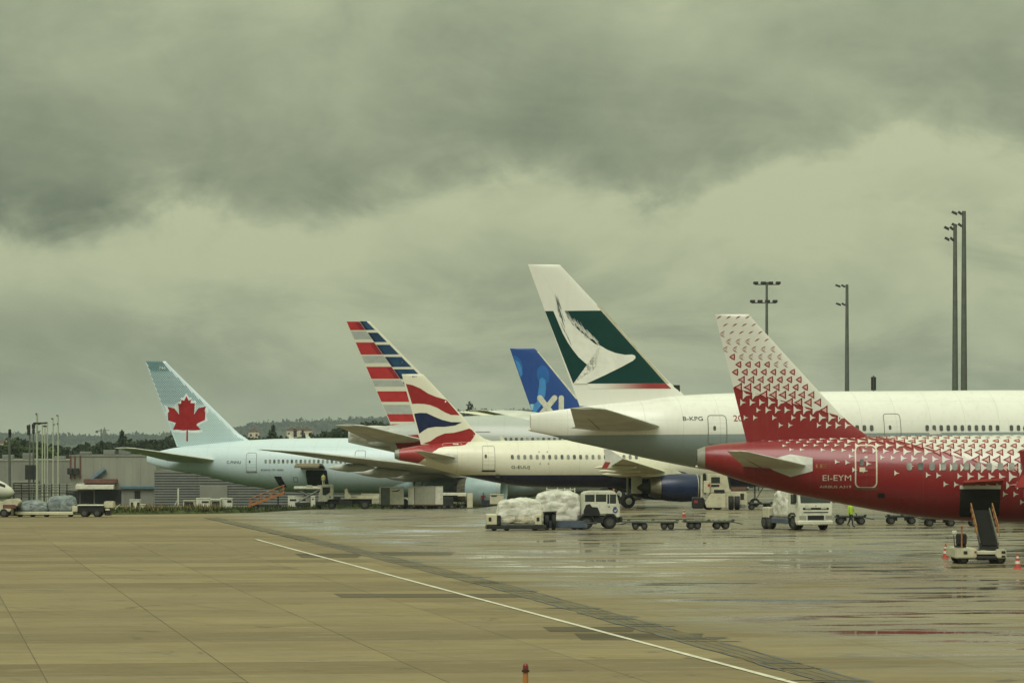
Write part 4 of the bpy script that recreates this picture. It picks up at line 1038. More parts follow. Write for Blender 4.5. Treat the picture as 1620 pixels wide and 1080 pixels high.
# ------------------------------------------------------------------ silver airliner with the flag-striped tail
aa = Craft('airliner', 551, 15.5, 5, 0.0); aa.big = True; aa.hw0 = 3.0
C_si = (0.40, 0.435, 0.41)
M_aa = paint('silver airliner paint', C_si, grime=.10)
aa.fuselage([(551, 681, 699.5), (575, 678, 705), (622, 672, 715), (680, 664, 728), (740, 658, 739), (800, 656, 747), (860, 655.5, 751), (950, 655, 752)], 63.5, M_aa, 1.0, .25, 10)
C_aw = (0.62, 0.61, 0.50)
M_aafin = paint('striped fin base paint', C_aw, panel=False, grime=.06)
aa.fin([(548, 508.5), (626, 690)], [(582, 507.5), (586, 509), (749, 675), (762, 684)], M_aafin, thick=.085)
fa = aa.finmap
M_ar = pm('red stripe print', (0.40, 0.030, 0.034), .4, var=.08); M_ar2 = pm('deep red stripe print', (0.24, 0.018, 0.026), .4, var=.08)
M_ab = pm('blue stripe print', (0.016, 0.055, 0.125), .35, var=.25, scale=.8); M_ag = pm('grey stripe print', (0.36, 0.39, 0.37), .4, var=.08)
M_ab2 = pm('deep blue stripe print', (0.010, 0.022, 0.055), .35, var=.2)
te4 = lambda y: 88+(y-42)*(425-88)/(820-42); md4 = lambda y: 190+(y-42)*(525-190)/(512-42); le4 = lambda y: 258+(y-38)*(1075-265)/(860-38)
def stripe(y0, y1, l, r, mat, off=.014, nm='stripe'):
    aa.decal(nm, [fl(aa, [(l(y0)+3, y0), (r(y0), y0), (r(y1), y1), (l(y1)+3, y1)], o4, k4)], fa(off), mat, .6)
for (y0, y1) in ((42, 108), (204, 298), (393, 486), (583, 664), (760, 818), (838, 866)):
    stripe(y0, y1, te4, md4, M_ar); stripe(y0+6, y1-4, lambda y: md4(y)-42, md4, M_ar2, .020)
for (y0, y1) in ((118, 178), (308, 362), (496, 545), (688, 760)):
    stripe(y0, y1, te4, md4, M_ag)
for (y0, y1) in ((40, 107), (128, 201), (222, 297), (316, 394), (412, 487), (512, 590), (612, 690)):
    stripe(y0, y1, md4, lambda y: le4(y)-14, M_ab); stripe(y0, y1, md4, lambda y: md4(y)+24, M_ab2, .020)
for (y0, y1) in ((772, 862), (720, 750)):
    stripe(y0, y1, lambda y: le4(y)-60, lambda y: le4(y)-12, M_ar)
aa.decal('stripe', [[aa.loc(*p, -.9) for p in ((621, 690), (665, 687), (680, 700), (668, 717), (630, 712))]], aa.fmap(.02), M_ar2, .5)
aa.decal('tail_cone_panel', [[aa.loc(*p, -.5) for p in ((553, 684), (616, 676), (618, 711), (553, 697))]], aa.fmap(.012), pm('bare metal tail cone', (0.30, 0.29, 0.23), .4, metal=.4, var=.12), .6)
aa.tailplane((668, 697), (580, 694), (572, 671.5), (530, 673), 1.6, 10.6, M_tailg)
aa.windows([800+8.6*k for k in range(12)], 695.3, .28, .42)
fairing(aa, 22, 42, 3.3, 2.0, 3.2, M_aa)
aa.gear(28, -5.5, 3.4, .66, .5, 3, 1.46); aa.gear(28, 5.5, 3.4, .66, .5, 3, 1.46); aa.gear(57, 0, 3, .53, .4)
x0, z1 = aa.loc(762, 683, -2.2); aa.decal('door_edge', [[(x0-1, z1-.04), (x0+.9, z1-.04), (x0+.9, z1+.04), (x0-1, z1+.04)]], aa.fmap(.03), M_seal2, .4)
tag(aa.root, 'silver airliner with red, white and blue striped fin behind the ribbon fin', 'airliner', 'parked airliners')

# ------------------------------------------------------------------ blue-finned airliner, mostly hidden
xl = Craft('airliner', 785, 12.6, -5, 0.0); xl.big = True; xl.hw0 = 2.8
M_xl = paint('white blue airliner paint', (0.60, 0.62, 0.58), grime=.08)
xl.fuselage([(785, 676, 684), (800, 674, 690), (830, 671, 700), (880, 668, 712), (940, 667, 722), (1020, 666.5, 730), (1100, 666, 735)], 58, M_xl, 1.0)
M_xlfin = paint('bright blue fin paint', (0.006, 0.055, 0.27), panel=False, grime=.03)
xl.fin([(806.5, 551), (849, 672)], [(845, 551), (851, 555.5), (914, 630.7), (940, 662)], M_xlfin, thick=.085)
fx_ = xl.finmap
M_lb = pm('light blue print', (0.06, 0.24, 0.56), .4, var=.06); M_mb = pm('mid blue print', (0.025, 0.13, 0.42), .4, var=.06); M_vl = pm('pale blue print', (0.28, 0.50, 0.60), .4)
def blob(cx, cy, rx, ry, rot=0, n=22): return [(cx+rx*math.cos(t)*math.cos(rot)-ry*math.sin(t)*math.sin(rot), cy+rx*math.cos(t)*math.sin(rot)+ry*math.sin(t)*math.cos(rot)) for t in np.linspace(0, 2*math.pi, n+1)[:-1]]
xl.decal('bubble_print', [fl(xl, [(44, 630), (60, 625), (88, 650), (103, 690), (104, 735), (96, 758), (88, 755)], o7, k7), fl(xl, blob(228, 745, 38, 60, -.15), o7, k7)], fx_(.014), M_mb, .5)
xl.decal('bubble_print', [fl(xl, [(56, 650), (80, 665), (96, 700), (102, 740), (92, 755), (78, 720)], o7, k7), fl(xl, [(205, 770), (222, 758), (240, 775), (246, 820), (240, 870), (215, 930), (185, 970), (165, 972), (158, 930), (190, 910), (208, 870)], o7, k7)], fx_(.022), M_lb, .5)
xl.decal('bubble_print', [fl(xl, [(148, 922), (172, 922), (166, 955), (158, 962)], o7, k7)], fx_(.026), M_vl, .5)
def stroke(x0, y0, x1, y1, wd):
    a_ = math.atan2(y1-y0, x1-x0); P = []
    for c, base in (((x1, y1), a_-math.pi/2), ((x0, y0), a_+math.pi/2)):
        for k in range(9): t = base+math.pi*k/8; P.append((c[0]+wd*math.cos(t), c[1]+wd*math.sin(t)))
    return P
xl.decal('lettering', [fl(xl, stroke(208, 884, 285, 985, 17), o7, k7), fl(xl, stroke(338, 884, 338, 985, 16), o7, k7)], fx_(.030), M_white, .5)
xl.decal('lettering', [fl(xl, stroke(297, 884, 212, 990, 17), o7, k7)], fx_(.034), M_white, .5)
xl.decal('leading_edge_strip', [fl(xl, [(190, 600), (200, 602), (442, 890), (428, 892)], o7, k7)], fx_(.02), M_white, .6)
xl.tailplane((905, 666), (838, 668), (768, 647.5), (741, 650), 1.6, 9.7, M_wingw)
xl.gear(24, -5.3, 3, .66, .5, 2); xl.gear(24, 5.3, 3, .66, .5, 2); xl.gear(51, 0, 3, .53, .4)
tag(xl.root, 'airliner with bright blue fin and white letters, almost hidden behind the others', 'airliner', 'parked airliners')

# ------------------------------------------------------------------ pale blue airliner with the red maple leaf
ac = Craft('airliner', 232.5, 13.3, 14, -1.85); ac.big = True; ac.hw0 = 3.0
C_ice = (0.55, 0.67, 0.715)
M_ac = paint('ice blue airliner paint', C_ice, grime=.05)
ac.fuselage([(232.5, 720, 731), (252, 713.5, 738), (280, 707.5, 745), (312, 703.5, 750), (348, 699.5, 758.5), (385, 696.5, 767), (421, 694.5, 772.5), (448, 693.5, 776.5), (479, 693, 779), (540, 692.7, 780), (640, 692.5, 780)], 73.0, M_ac, 1.0, .25, 10)
M_acfin = paint('ice blue fin paint', C_ice, panel=False, grime=.04)
ac.fin([(230, 571.5), (280, 706.5)], [(259, 570), (262, 571), (269, 579), (380, 687.6), (394, 695)], M_acfin, thick=.085)
k2, o2 = 4.154, (180, 560)
leaf = [(482, 275), (497, 305), (512, 298), (510, 322), (538, 322), (529, 345), (527, 384), (533, 396), (560, 355), (570, 362), (610, 343), (602, 370), (607, 385), (590, 402), (605, 432), (560, 452), (548, 464), (578, 496), (540, 500), (505, 500), (491, 497), (490, 571), (479, 571), (482, 497), (462, 501), (420, 495), (390, 497), (413, 470), (412, 452), (358, 435), (376, 410), (357, 386), (366, 374), (354, 345), (395, 362), (402, 357), (433, 396), (440, 384), (432, 345), (427, 325), (455, 326), (450, 300), (467, 306)]
ac.decal('maple_leaf_emblem', [fl(ac, leaf, o2, k2)], ac.finmap(.03), pm('maple red print', (0.30, 0.018, 0.022), .35, var=.18, scale=.8), .5)
def inpoly(p, P):
    c = False; j = len(P)-1
    for i in range(len(P)):
        if (P[i][1] > p[1]) != (P[j][1] > p[1]) and p[0] < (P[j][0]-P[i][0])*(p[1]-P[i][1])/(P[j][1]-P[i][1])+P[i][0]: c = not c
        j = i
    return c
halo = [(482+(x-482)*1.17, 405+(y-405)*1.18) for x, y in leaf if y < 520]
ac.decal('leaf_field', [[(min(max(x, ac.te(z)+.12), ac.le(z)-.5), z) for x, z in fl(ac, halo, o2, k2)]], ac.finmap(.016), pm('frost white print', (0.68, 0.75, 0.76), .4, var=.04), .5)
dots, dots2 = [], []
for j in range(75):
    for i in range(70):
        x = 205+i*12.5+(j % 2)*6.25; y = 50+j*8.3
        lx, lz = ac.loc(*P4([(x, y)], o2, k2)[0])
        if y > 608 or not (ac.te(lz)+.12 < lx < ac.le(lz)-.5): continue
        if inpoly((x, y), halo): continue
        r = 4.6 if y < 330 else 3.6
        if y < 110: r = 6.0
        (dots if y < 340 else dots2).append(fl(ac, [(x-r, y), (x, y-r), (x+r, y), (x, y+r)], o2, k2))
ac.decal('dot_print', dots, ac.finmap(.02), pm('dark teal print', (0.065, 0.18, 0.20), .4, var=.08))
ac.decal('dot_print', dots2, ac.finmap(.02), pm('mid teal print', (0.27, 0.45, 0.42), .4, var=.08))
ac.text('746', 252, 262.5, 579.5, 584, M_wp, ac.finmap(.045), fn=ac.loc, name='lettering')
ac.tailplane((345, 729), (262, 727), (208, 707.5), (180, 709), 1.8, 10.6, M_tailg)
ac.door(389.5, 405.5, 716.5, 745, M_ac, M_seal2, .05, .2, sill=M_seal2, window=(395, 730))
ac.door(563, 578.5, 713, 742, M_ac, M_seal2, .06, .2, sill=M_dgrey)
ac.windows([421+7.04*k for k in range(19)]+[585+7.04*k for k in range(4)], 729.4, .28, .42, M_winl)
ac.text('C-FNNU', 357.5, 380.5, 728.5, 733, M_ink, name='registration')
ac.text('BOEING 777-300ER', 413, 450, 741.5, 744.2, M_ink)
x0, z1 = ac.sl(436, 753); x1, z0 = ac.sl(447, 770)
ac.decal('bulk_hatch', [[(x0-.2, z1), (x1-.15, z1), (x1+.25, z0), (x0+.25, z0)]], ac.fmap(.03), M_dark, .4)
x0, z1 = ac.sl(464, 754); x1, z0 = ac.sl(471, 762); ac.ring('service_panel', rrect(x0, x1, z0, z1, .05), rrect(x0+.06, x1-.06, z0+.06, z1-.06, .03), ac.fmap(.03), M_seal2)
x0, z1 = ac.sl(485, 743); x1, z0 = ac.sl(519, 768)
ac.decal('cargo_hold', [rrect(x0, x1, z0, z1, .2)], ac.fmap(.035), M_dark, .4)
ya = ac.side(x0, z1)
mb = MB(); prof = [(ya-.02-.0, z1+.10), (ya-1.0, z1+.5), (ya-2.0, z1+.55), (ya-2.7, z1+.25)]
mb.loft([[(x, y, z) for y, z in prof]+[(x, y, z+.22) for y, z in prof[::-1]] for x in (x0-.55, x1-.25)])
mb.build('cargo_door', pm('door lining', (0.16, 0.135, 0.085), .6), ac.root)
for px in (460, 487):
    x0, z1 = ac.loc(px, 693.5); MB().prism([(x0+.5, z1-.08), (x0-.1, z1+.5), (x0-.3, z1+.5), (x0-.2, z1-.08)], -.04, .04).build('antenna', M_white, ac.root)
M_nacm = pm('shade-darkened ice blue nacelle', (0.29, 0.39, 0.40), .35, var=.06)  # hull blue darkened: the shade under the wing is put into this colour
fairing(ac, 27.5, 51, 3.4, 2.1, 2.9, M_nacm)
wide_wing(ac, M_wing, M_wing, M_nacm, False)
tag(ac.root, 'pale ice-blue airliner with a red maple leaf on its fin, at left', 'airliner', 'parked airliners')

# ------------------------------------------------------------------ white nose at the left edge
nd = 470.0; p = W(23.0, 779, nd); zg = gz(p.x, nd)
o = empty('airliner', (p.x, nd, zg)); zc = p.z-zg
prof = [(0.02, .02, 0), (-.12, .32, .02), (-.35, .55, .06), (-.8, .82, .14), (-1.4, 1.05, .26), (-2.2, 1.25, .40), (-3.4, 1.40, .48), (-5, 1.45, .5), (-22, 1.45, .5)]
MB().loft([[(x, r*math.cos(t), zc+dz+r*math.sin(t)) for t in np.linspace(0, 2*math.pi, 33)[:-1]] for x, r, dz in prof]).build('fuselage', paint('white nose paint', (0.66, 0.65, 0.54), grime=.06), o, smooth=60)
MB().loft([[(x, -r*math.cos(t)*1.012, zc+dz+r*math.sin(t)*1.012) for t in np.linspace(R(28), R(52), 8)] for x, r, dz in ((-1.05, .93, .195), (-1.4, 1.05, .26), (-2.0, 1.21, .37))], cap=False, closed=False).build('cockpit_window', M_dark, o)
for y in (-.14, .14): MB().rev([(-.1, .3), (.1, .3)], (-3.2, y, .3), 14, 'y').build('nose_wheel', M_black, o)
MB().tube((-3.2, 0, .3), (-3.2, 0, zc-.6), .08).build('landing_gear', M_grey, o)
tag(o, 'white rounded nose of a small jet cut off by the left edge', 'airliner', 'parked airliners')
# ================================================================== vehicles, loads, people
from mathutils import noise as mnoise
def bevel(o, w_=.03, seg=2, ang=35):
    bm = bmesh.new(); bm.from_mesh(o.data)
    ed = [e for e in bm.edges if len(e.link_faces) == 2 and e.calc_face_angle(0) > R(ang)]
    bmesh.ops.bevel(bm, geom=ed, offset=w_, segments=seg, affect='EDGES', clamp_overlap=True); bm.to_mesh(o.data); bm.free()
    o.data.polygons.foreach_set('use_smooth', [True]*len(o.data.polygons)); o.data.set_sharp_from_angle(angle=R(30)); return o
WHC = {}
def vwheel(par, x, y, r, w_, rimm=None, axis='y', rim=True):
    key = (round(r, 3), round(w_, 3), axis, rim)
    if key not in WHC:
        a_ = MB().rev([(-w_/2, r*.58), (-w_/2, r*.9), (-w_*.36, r), (w_*.36, r), (w_/2, r*.9), (w_/2, r*.58)], (0, 0, 0), 22, axis).mesh('wheel', 40); a_.materials.append(M_black)
        b_ = MB().rev([(-w_/2-.006, r*.55), (-w_/2+.02, r*.42), (-w_/2+.01, r*.18), (-w_/2-.02, r*.16), (w_/2+.02, r*.16), (w_/2+.006, r*.55)], (0, 0, 0), 16, axis).mesh('rim', 40); b_.materials.append(pm('dull rim', (0.075, 0.075, 0.065), .5, metal=.3))
        WHC[key] = (a_, b_)
    a_, b_ = WHC[key]
    o = link('wheel', a_, None, par, (x, y, r))
    if rim: link('rim', b_, None, o)
    return o
def pbox(o, name, mat, x0, x1, y0, y1, z0, z1, b=.02, par=None): return MB().box(x0, x1, y0, y1, z0, z1, b).build(name, mat, par or o)
M_olive = pm('worn green grey steel', (0.085, 0.095, 0.066), .6, metal=.2, var=.25, dirt=.3)
M_tbl = pm('dull blue steel', (0.065, 0.085, 0.125), .5, var=.2, dirt=.2)
M_glass = pm('vehicle glass', (0.03, 0.04, 0.035), .08, var=.2)
M_skin = pm('skin', (0.42, 0.26, 0.17), .6)
def film(name, c, c2, bump=.9):
    m, t, b, g = new_mat(name); tc = g.n('ShaderNodeTexCoord'); x, y, z = g.sep(tc.outputs['Object'])
    n = g.noise(tc.outputs['Object'], 1.3, 5, .6, 1.0); n2 = g.noise(tc.outputs['Object'], 4.2, 5, .6, 2.2)
    f = g.m('ADD', g.sstep(n, .42, .62), g.m('MULTIPLY', g.sstep(n2, .5, .62), .3), clamp=True)
    g.put(b.inputs['Base Color'], g.mix(f, c2, c)); g.put(b.inputs['Roughness'], g.m('MULTIPLY_ADD', n2, .3, .18))
    bp = g.n('ShaderNodeBump'); bp.inputs['Strength'].default_value = bump; bp.inputs['Distance'].default_value = .08
    g.put(bp.inputs['Height'], g.m('ADD', n, g.m('MULTIPLY', n2, .5))); t.links.new(bp.outputs[0], b.inputs['Normal']); return m
M_film = film('white cargo film', (0.66, 0.66, 0.58), (0.46, 0.455, 0.385), 0.7)
M_film2 = film('clear cargo film over goods', (0.46, 0.44, 0.33), (0.20, 0.185, 0.125))
M_film3 = film('blue-grey cargo film', (0.22, 0.26, 0.26), (0.11, 0.14, 0.15))
def wrapped(L, Wd, h_, dome, seed, split=None):
    """plastic-wrapped pallet load: slumped rounded block with folds"""
    bm = bmesh.new(); bmesh.ops.create_cube(bm, size=2.0); bmesh.ops.subdivide_edges(bm, edges=bm.edges[:], cuts=22, use_grid_fill=True)
    for v in bm.verts:
        x, y, z = v.co; l = (abs(x)**11+abs(y)**11+abs(z)**11)**(1/11); p = Vector((x, y, z))/l
        up = max(0, p.z); sg = 1-.10*up
        q = Vector((p.x*L/2*sg, p.y*Wd/2*sg, (p.z+1)/2*h_))
        q.z += dome*up*(1-(p.x*.95)**2)*(1-(p.y*.8)**2)
        nn = mnoise.noise_vector(Vector((q.x*1.1+seed*7, q.y*1.1, q.z*1.1)))*.075+mnoise.noise_vector(Vector((q.x*3+seed*3, q.y*3, q.z*3)))*.045
        rd = abs(mnoise.noise(Vector((q.x*1.6+seed, q.y*1.6, q.z*2.4+seed))))
        v.co = q+nn-(Vector((p.x, p.y, p.z*.6)).normalized()*.055*max(0, .16-rd)/.16)
        if v.co.z < .02: v.co.z = .02
    me = bpy.data.meshes.new('load'); bm.to_mesh(me); bm.free()
    me.polygons.foreach_set('use_smooth', [True]*len(me.polygons)); return me
def cargo(loc, L, Wd, h_, dome, seed, mat, label, net=True, skirt=None):
    o = empty('wrapped_cargo', loc)
    link('film_wrap', wrapped(L, Wd, h_, dome, seed), mat, o)
    if skirt:
        me = wrapped(L*.99, Wd+.07, h_*.42, 0, seed+3); link('goods_layer', me, skirt, o)
    pbox(o, 'pallet', M_grey, -L*.5-.03, L*.5+.03, -Wd*.5-.03, Wd*.5+.03, -.05, .03, .01)
    tag(o, label, 'cargo', 'film-wrapped cargo'); return o
# ------------------------------------------------------------------ white crew-cab tractor with the cargo train
def ground_at(px, py): x, d = gxy(px, py); return Vector((x, d, 0.0))
d = F*H/(835.5-YH); s_ = F/d
o = empty('tow_tractor', ground_at(945, 835.5), R(4))
cab = MB().prism([(-1.0, .9), (-1.0, 2.28), (-.92, 2.40), (-.4, 2.47), (.9, 2.47), (1.12, 2.40), (1.22, 2.05), (1.30, 1.72), (1.37, 1.55), (1.38, .72), (1.12, .70), (1.02, .86), (.75, .98), (.45, .92)], -1.1, 1.1).build('cab', M_white, o); bevel(cab, .07)
for (a_, b_, z0, z1) in ((-.88, -.30, 1.78, 2.20), (-.18, .46, 1.78, 2.22), (.57, .66, 1.66, 2.22), (.74, 1.10, 1.66, 2.22)):
    w1 = pbox(o, 'side_window', M_glass, a_, b_, -1.118, -1.05, z0, z1, .02)
    pbox(o, 'window_seal', M_dgrey, a_-.03, b_+.03, -1.108, -1.06, z0-.03, z1+.03, .015, w1)
MB().add([(1.14, -.95, 2.32), (1.14, .95, 2.32), (1.325, .95, 1.68), (1.325, -.95, 1.68)], [(0, 1, 2, 3)]).build('windscreen', M_glass, o)
dr = pbox(o, 'door', M_white, .52, 1.16, -1.125, -1.09, .98, 1.62, .01); pbox(o, 'door_handle', M_dgrey, .58, .72, -1.15, -1.12, 1.42, 1.46, .005, dr)
pbox(o, 'grab_vent', M_dgrey, .95, 1.15, -1.145, -1.12, 1.36, 1.42, .005, dr)
lg = MB().rev([(-.004, .17), (.004, .17)], (1.06, -1.135, 1.2), 20, 'y').build('round_emblem', pm('emblem blue', (0.035, 0.06, 0.22), .4), o)
MB().prism([(.96, 1.14), (1.02, 1.24), (1.06, 1.18), (1.12, 1.27), (1.17, 1.24), (1.10, 1.13), (1.05, 1.10), (1.02, 1.15)], -1.148, -1.141).build('emblem_mark', M_white, lg)
pbox(o, 'chassis', M_dgrey, -1.25, 1.42, -.85, .85, .42, .86, .04); pbox(o, 'bumper', M_dgrey, 1.36, 1.55, -1.08, 1.08, .45, .78, .05)
MB().prism([(-1.0, 1.15), (-.85, 1.55), (-.60, 1.62), (-.45, 1.42), (-.1, 1.40), (.05, 1.05), (.05, .85), (-1.0, .85)], -1.22, -1.02).build('air_intake', M_black, o)
for x in (-.80, .72):
    MB().prism([(x+.56*math.cos(t), .42+.56*math.sin(t)) for t in np.linspace(R(-5), R(185), 11)]+[(x+.46*math.cos(t), .42+.46*math.sin(t)) for t in np.linspace(R(185), R(-5), 11)], -1.15, -.75).build('mudguard', M_dgrey, o)
    for y in (-.95, .95): vwheel(o, x, y, .42, .28)
pbox(o, 'fuel_tank', M_dgrey, -.28, .30, -1.05, -.6, .38, .80, .05)
MB().tube((1.30, -1.18, 2.3), (1.38, -1.2, 1.6), .02).build('mirror_arm', M_dgrey, o); pbox(o, 'mirror', M_dgrey, 1.30, 1.36, -1.33, -1.15, 1.75, 2.15, .02)
MB().rev([(0, .07), (.12, .06), (.15, .02)], (1.02, -.6, 2.46), 10, 'z').build('beacon', M_orange, o)
tag(o, 'white crew-cab tractor with round blue door emblem and black chassis', 'truck')
def trailer_base(name, px, py, L, mat, label, wheels, rz=0.0):
    o = empty(name, ground_at(px, py), rz)
    pbox(o, 'bed', mat, -L/2, L/2, -.95, .95, .16, .34, .03)
    pbox(o, 'side_rail', mat, -L/2, L/2, -1.02, -.955, .10, .30, .01); pbox(o, 'side_rail', mat, -L/2, L/2, .955, 1.02, .10, .30, .01)
    for x in wheels:
        for y in (-.7, .7): vwheel(o, x, y, .19, .14)
    tag(o, label, 'trailer', 'cargo trailers'); return o
o1 = trailer_base('cargo_trailer', 816, 838.5, 3.8, M_dgrey, 'low dark trailer carrying the lower film-wrapped load, with cream end boxes', (-1.4, -.6, 1.2), R(3))
for (a_, b_) in ((-1.9, -1.22), (1.15, 1.62)):
    e_ = pbox(o1, 'end_box', M_cream, a_, b_, -1.0, -.35, .35, 1.05, .06); pbox(o1, 'box_plate', M_dgrey, a_+.12, a_+.30, -1.02, -.995, .6, .85, .01, e_)
    pbox(o1, 'end_box', M_cream, a_, b_, .35, 1.0, .35, 1.05, .06)
pbox(o1, 'rear_shield', M_black, -1.28, -1.0, -.99, .9, .36, .98, .05)
c_ = ground_at(822, 838.5); cargo((c_.x, c_.y, .40), 3.0, 1.75, 1.42, .26, 1, M_film, 'bulging white film-wrapped load on the low dark trailer', skirt=M_film2)
o2 = trailer_base('cargo_trailer', 886, 837, 3.4, M_tbl, 'dull blue low trailer behind the crew-cab tractor', (.9, 1.3), R(3))
pbox(o2, 'side_skirt', M_tbl, -.9, 1.5, -1.05, -1.02, .14, .58, .01)
MB().prism([(-1.15, 1.16), (-.28, 1.19), (-.28, 1.12), (-1.08, 1.08), (-1.10, .30), (-1.15, .30)], -1.18, -.5).build('wheel_housing', M_dgrey, o2)
pbox(o2, 'housing_back', M_black, -1.08, -.30, -.72, -.6, .25, 1.10, .02)
for x in (-.92, -.48): vwheel(o2, x, -1.0, .50, .26, axis='x', rim=False)
MB().tube((1.6, 0, .35), (2.4, 0, .42), .06).build('drawbar', M_dgrey, o2)
c_ = ground_at(882, 835); cargo((c_.x, c_.y+.4, .40), 3.1, 1.8, 1.78, .32, 5, M_film, 'taller white film-wrapped load on the blue trailer by the tractor')
# ------------------------------------------------------------------ flat dollies
def dolly(L, Wd, zt, r, mat, xs_):
    o = empty('flat_dolly', (0, 0, 0))
    pbox(o, 'deck_frame', mat, -L/2, L/2, -Wd/2, Wd/2, zt-.16, zt-.04, .02)
    for k in range(9):
        x = -L/2+L*(k+.5)/9; MB().tube((x, -Wd/2+.06, zt-.02), (x, Wd/2-.06, zt-.02), .035, n=6).build('roller', M_grey, o)
    for x in (-L/2+.05, 0, L/2-.05): pbox(o, 'stop', mat, x-.1, x+.1, -Wd/2-.03, -Wd/2+.05, zt-.05, zt+.07, .015)
    pbox(o, 'axle_beam', M_dgrey, -L*.42, -L*.15, -Wd*.35, Wd*.35, r, zt-.16, .02); pbox(o, 'axle_beam', M_dgrey, L*.15, L*.42, -Wd*.35, Wd*.35, r, zt-.16, .02)
    for x in xs_:
        for y in (-Wd*.42, Wd*.42): vwheel(o, x, y, r, .14)
    MB().tube((L/2, 0, zt-.14), (L/2+.55, 0, zt-.26), .03).build('drawbar', M_dgrey, o)
    MB().rev([(-.02, .07), (.02, .07)], (L/2+.58, 0, zt-.26), 10, 'z').build('tow_eye', M_dgrey, o)
    return o
pd = dolly(3.25, 1.6, .58, .21, M_olive, (-1.15, -.72, .55, 1.12))
pd.location = ground_at(1033, 837); pd.rotation_euler.z = R(178); tag(pd, 'empty flat roller dolly beside the crew-cab tractor, left of two coupled', 'dolly', 'empty flat dollies')
q = copy_tree(pd, None, ground_at(1120, 836), R(2)); tag(q, 'empty flat roller dolly pointing at the white lorry, right of two coupled', 'dolly', 'empty flat dollies')
sdl = dolly(2.0, 1.4, .62, .24, M_dgrey, (-.72, .72))
labs = ['dark empty dolly behind the worker in the lime vest', 'dark empty dolly under the red airliner belly, second from the worker', 'dark empty dolly half hidden by the red belly, left of the belt loader', 'dark empty dolly beyond the belt loader legs under the red belly']
for k, (px, py) in enumerate(((1345, 829), (1425, 828.5), (1486, 832), (1556, 832))):
    q = sdl if k == 0 else copy_tree(sdl)
    q.location = ground_at(px, py); q.rotation_euler.z = R(2); tag(q, labs[k], 'dolly', 'empty flat dollies')
q = copy_tree(sdl, None, ground_at(1202, 806), 0); tag(q, 'dark empty dolly coupled behind the cream pushback tractor', 'dolly', 'empty flat dollies')
# ------------------------------------------------------------------ cream pushback tractor
d = F*H/(806-YH); s_ = F/d; o = empty('pushback_tractor', ground_at(1140, 806))
L_ = lambda px: (px-1140)/s_; Z_ = lambda py: (806-py)/s_
def poly(pp): return [(L_(a_), Z_(b_)) for a_, b_ in pp]
bevel(MB().prism(poly([(1114, 795), (1123, 779.5), (1147, 779.5), (1147, 802.5), (1117, 802.5)]), -1.15, 1.15).build('body', M_cream, o), .04)
bevel(MB().prism(poly([(1118, 749), (1148, 749.5), (1152, 758), (1156, 779), (1118, 779)]), -1.0, .9).build('cab', M_cream, o), .05)
bevel(MB().prism(poly([(1146, 778), (1181, 778), (1181, 796), (1177, 803), (1147, 803)]), -.98, 1.2).build('rear_body', M_cream, o), .03)
pbox(o, 'cab_window', M_glass, L_(1124), L_(1138), -1.02, -.98, Z_(764), Z_(754), .02)
MB().prism(poly([(1149.5, 753), (1151.5, 753), (1156, 773), (1153, 773)]), -1.015, -.99).build('cab_window', M_glass, o)
pbox(o, 'vent', M_dgrey, L_(1124), L_(1137), -1.03, -.99, Z_(769.5), Z_(766), .01); pbox(o, 'grille', M_black, L_(1128.5), L_(1145), -1.18, -1.0, Z_(779), Z_(774), .02)
for px in (1155.5, 1165): vwheel(o, L_(px), -.95, .58, .36, axis='x', rim=False); pbox(o, 'wheel_arch', M_black, L_(px-4.3), L_(px+4.3), -1.0, -.95, .1, Z_(784), .08)
pbox(o, 'locker', M_dgrey, L_(1170), L_(1176), -1.0, -.95, Z_(790), Z_(780), .02); pbox(o, 'step', M_grey, L_(1170), L_(1178), -1.1, -.9, .18, .5, .03)
bb = pbox(o, 'front_bumper', M_black, L_(1095), L_(1113), -1.1, 1.1, .12, Z_(786), .1); pbox(o, 'warning_plate', M_red, L_(1097), L_(1103), -1.115, -1.09, Z_(795), Z_(791), .01, bb)
pbox(o, 'column', M_cream, L_(1107.5), L_(1111), -.9, -.7, Z_(800), Z_(751), .03); pbox(o, 'exhaust_stack', M_black, L_(1112), L_(1116), -.6, -.4, Z_(780), Z_(748), .03)
ob = pbox(o, 'control_box', M_cream, L_(1112), L_(1122), -1.2, -1.02, Z_(779), Z_(760), .03); MB().rev([(-.01, .13), (.01, .13)], (L_(1120.5), -1.215, Z_(767)), 14, 'y').build('warning_disc', M_red, ob)
for px in (1120, 1134): vwheel(o, L_(px), .9, .45, .3)
for px in (1122, 1136): vwheel(o, L_(px), -.85, .28, .3)
tag(o, 'cream pushback tractor with boxy cab and black bumper below the red tail cone', 'tractor')
